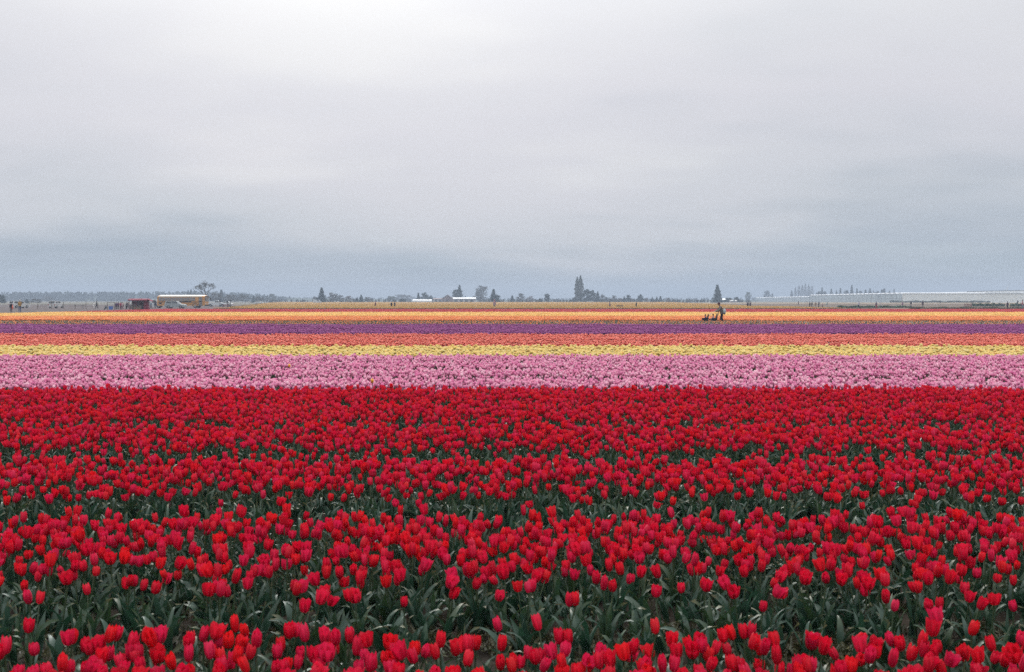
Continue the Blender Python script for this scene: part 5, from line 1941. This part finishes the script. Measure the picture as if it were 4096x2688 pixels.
def bag(name, label, X, Y, z, w, d_, h, m):
    b_ = MB()
    b_.ball((0, 0, h * 0.42), (w / 2, d_ / 2, h * 0.5), 12, 8)
    b_.tube([(-w * .28, 0, h * .8), (-w * .18, 0, h * 1.15), (w * .18, 0, h * 1.15), (w * .28, 0, h * .8)], 0.012, n=5)
    o = b_.build(name, m, smooth=True, loc=(X, Y, z))
    return tag(o, label, 'bag')


mat('bag_orange', (0.70, 0.16, 0.10), rough=0.8)
mat('bag_cream', (0.62, 0.56, 0.40), rough=0.8)
mat('bag_white', (0.40, 0.43, 0.44), rough=0.7)
dd = GD(1249)
bag('shoulder_bag', 'orange bag at the side of the small person in black at far left', PX(51.5, dd), dd - 0.1, 0.45, .24, .2, .66, 'bag_orange')
dd = GD(1238)
bag('shoulder_bag', 'cream bag hanging beside the person in black near the right edge', PX(4038, dd), dd - 0.05, 0.55, .2, .18, .75, 'bag_cream')

# man pushing a tandem stroller along the path between the green and the orange rows
dM = 84.9
person('man in grey-brown jacket and navy trousers pushing the stroller, leaning forward', PX(2888, dM), dM, 1.74, R(90), 'push', (.15, .125, .11), (.014, .014, .028), (.07, .02, .03))
bag('backpack', 'big white bag slung on the back of the man pushing the stroller', PX(2896, dM), dM - 0.14, 0.86, .25, .36, .44, 'bag_white')
t = thing('stroller', 'dark tandem stroller with two seated children before the man', 'stroller', (PX(2840, dM), dM, 0.02))
for cx in (-0.38, 0.28):
    b = MB()
    b.box((cx, 0, 0.33), (0.34, 0.4, 0.06))
    b.box((cx + 0.2, 0, 0.56), (0.06, 0.4, 0.5), ry=R(14))
    b.box((cx + 0.02, -0.215, 0.42), (0.42, 0.03, 0.24))
    b.box((cx + 0.02, 0.215, 0.42), (0.42, 0.03, 0.24))
    b.build('seat', 'navy_paint', t)
for s in (-1, 1):
    b = MB()
    b.tube([(-0.7, s * .24, .2), (0.1, s * .24, .26), (0.42, s * .24, .5), (0.66, s * .2, 1.02)], 0.02, n=6)
    b.tube([(0.55, s * .24, .16), (0.2, s * .24, .3), (-0.2, s * .24, .55)], 0.018, n=6)
    b.build('frame', 'dark_metal', t)
b = MB()
b.tube([(0.66, -.2, 1.02), (0.66, .2, 1.02)], 0.022, n=6)
b.build('handle', 'rubber', t)
b = MB()
n = 6
vs8 = [(0.28 + math.cos(a) * 0.32 - .02, y, 0.64 + math.sin(a) * .28) for a in [R(20 + 26 * k) for k in range(n)] for y in (-.22, .22)]
b.add(vs8, [(2 * i, 2 * i + 1, 2 * i + 3, 2 * i + 2) for i in range(n - 1)])
b.build('canopy', 'barn_wood', t)
for cx, r_w in ((-0.72, .13), (0.55, .16)):
    for s in (-1, 1):
        wheel(t, cx, s * .26, r_w, 0.05)
person('dark-haired child in dark clothes in the front stroller seat', PX(2822, dM), dM, 0.98, R(90), 'sit', (.05, .03, .09), DK, BLK, z=0.13)
person('child with pink face and pale top in the rear stroller seat', PX(2853, dM), dM, 1.05, R(90), 'sit', (.42, .30, .32), (.06, .03, .06), (.2, .08, .07), z=0.13)

# ------------------------------------------------------------------ haze
hz = MB()
hz.box((0, 1500, 17.0), (9000, 3200, 36.0))
hm = bpy.data.materials.new('haze')
hm.use_nodes = True
nt = hm.node_tree
nt.nodes.remove(nt.nodes['Principled BSDF'])
pv = N(nt, 'ShaderNodeVolumePrincipled')
pv.inputs['Color'].default_value = (0.50, 0.595, 0.73, 1)
pv.inputs['Density'].default_value = 0.00048
nt.links.new(pv.outputs[0], nt.nodes['Material Output'].inputs['Volume'])
MATS['haze'] = hm
tag(hz.build('haze', 'haze'), 'thin pale blue haze hanging over the far fields', 'haze', None, 'stuff')
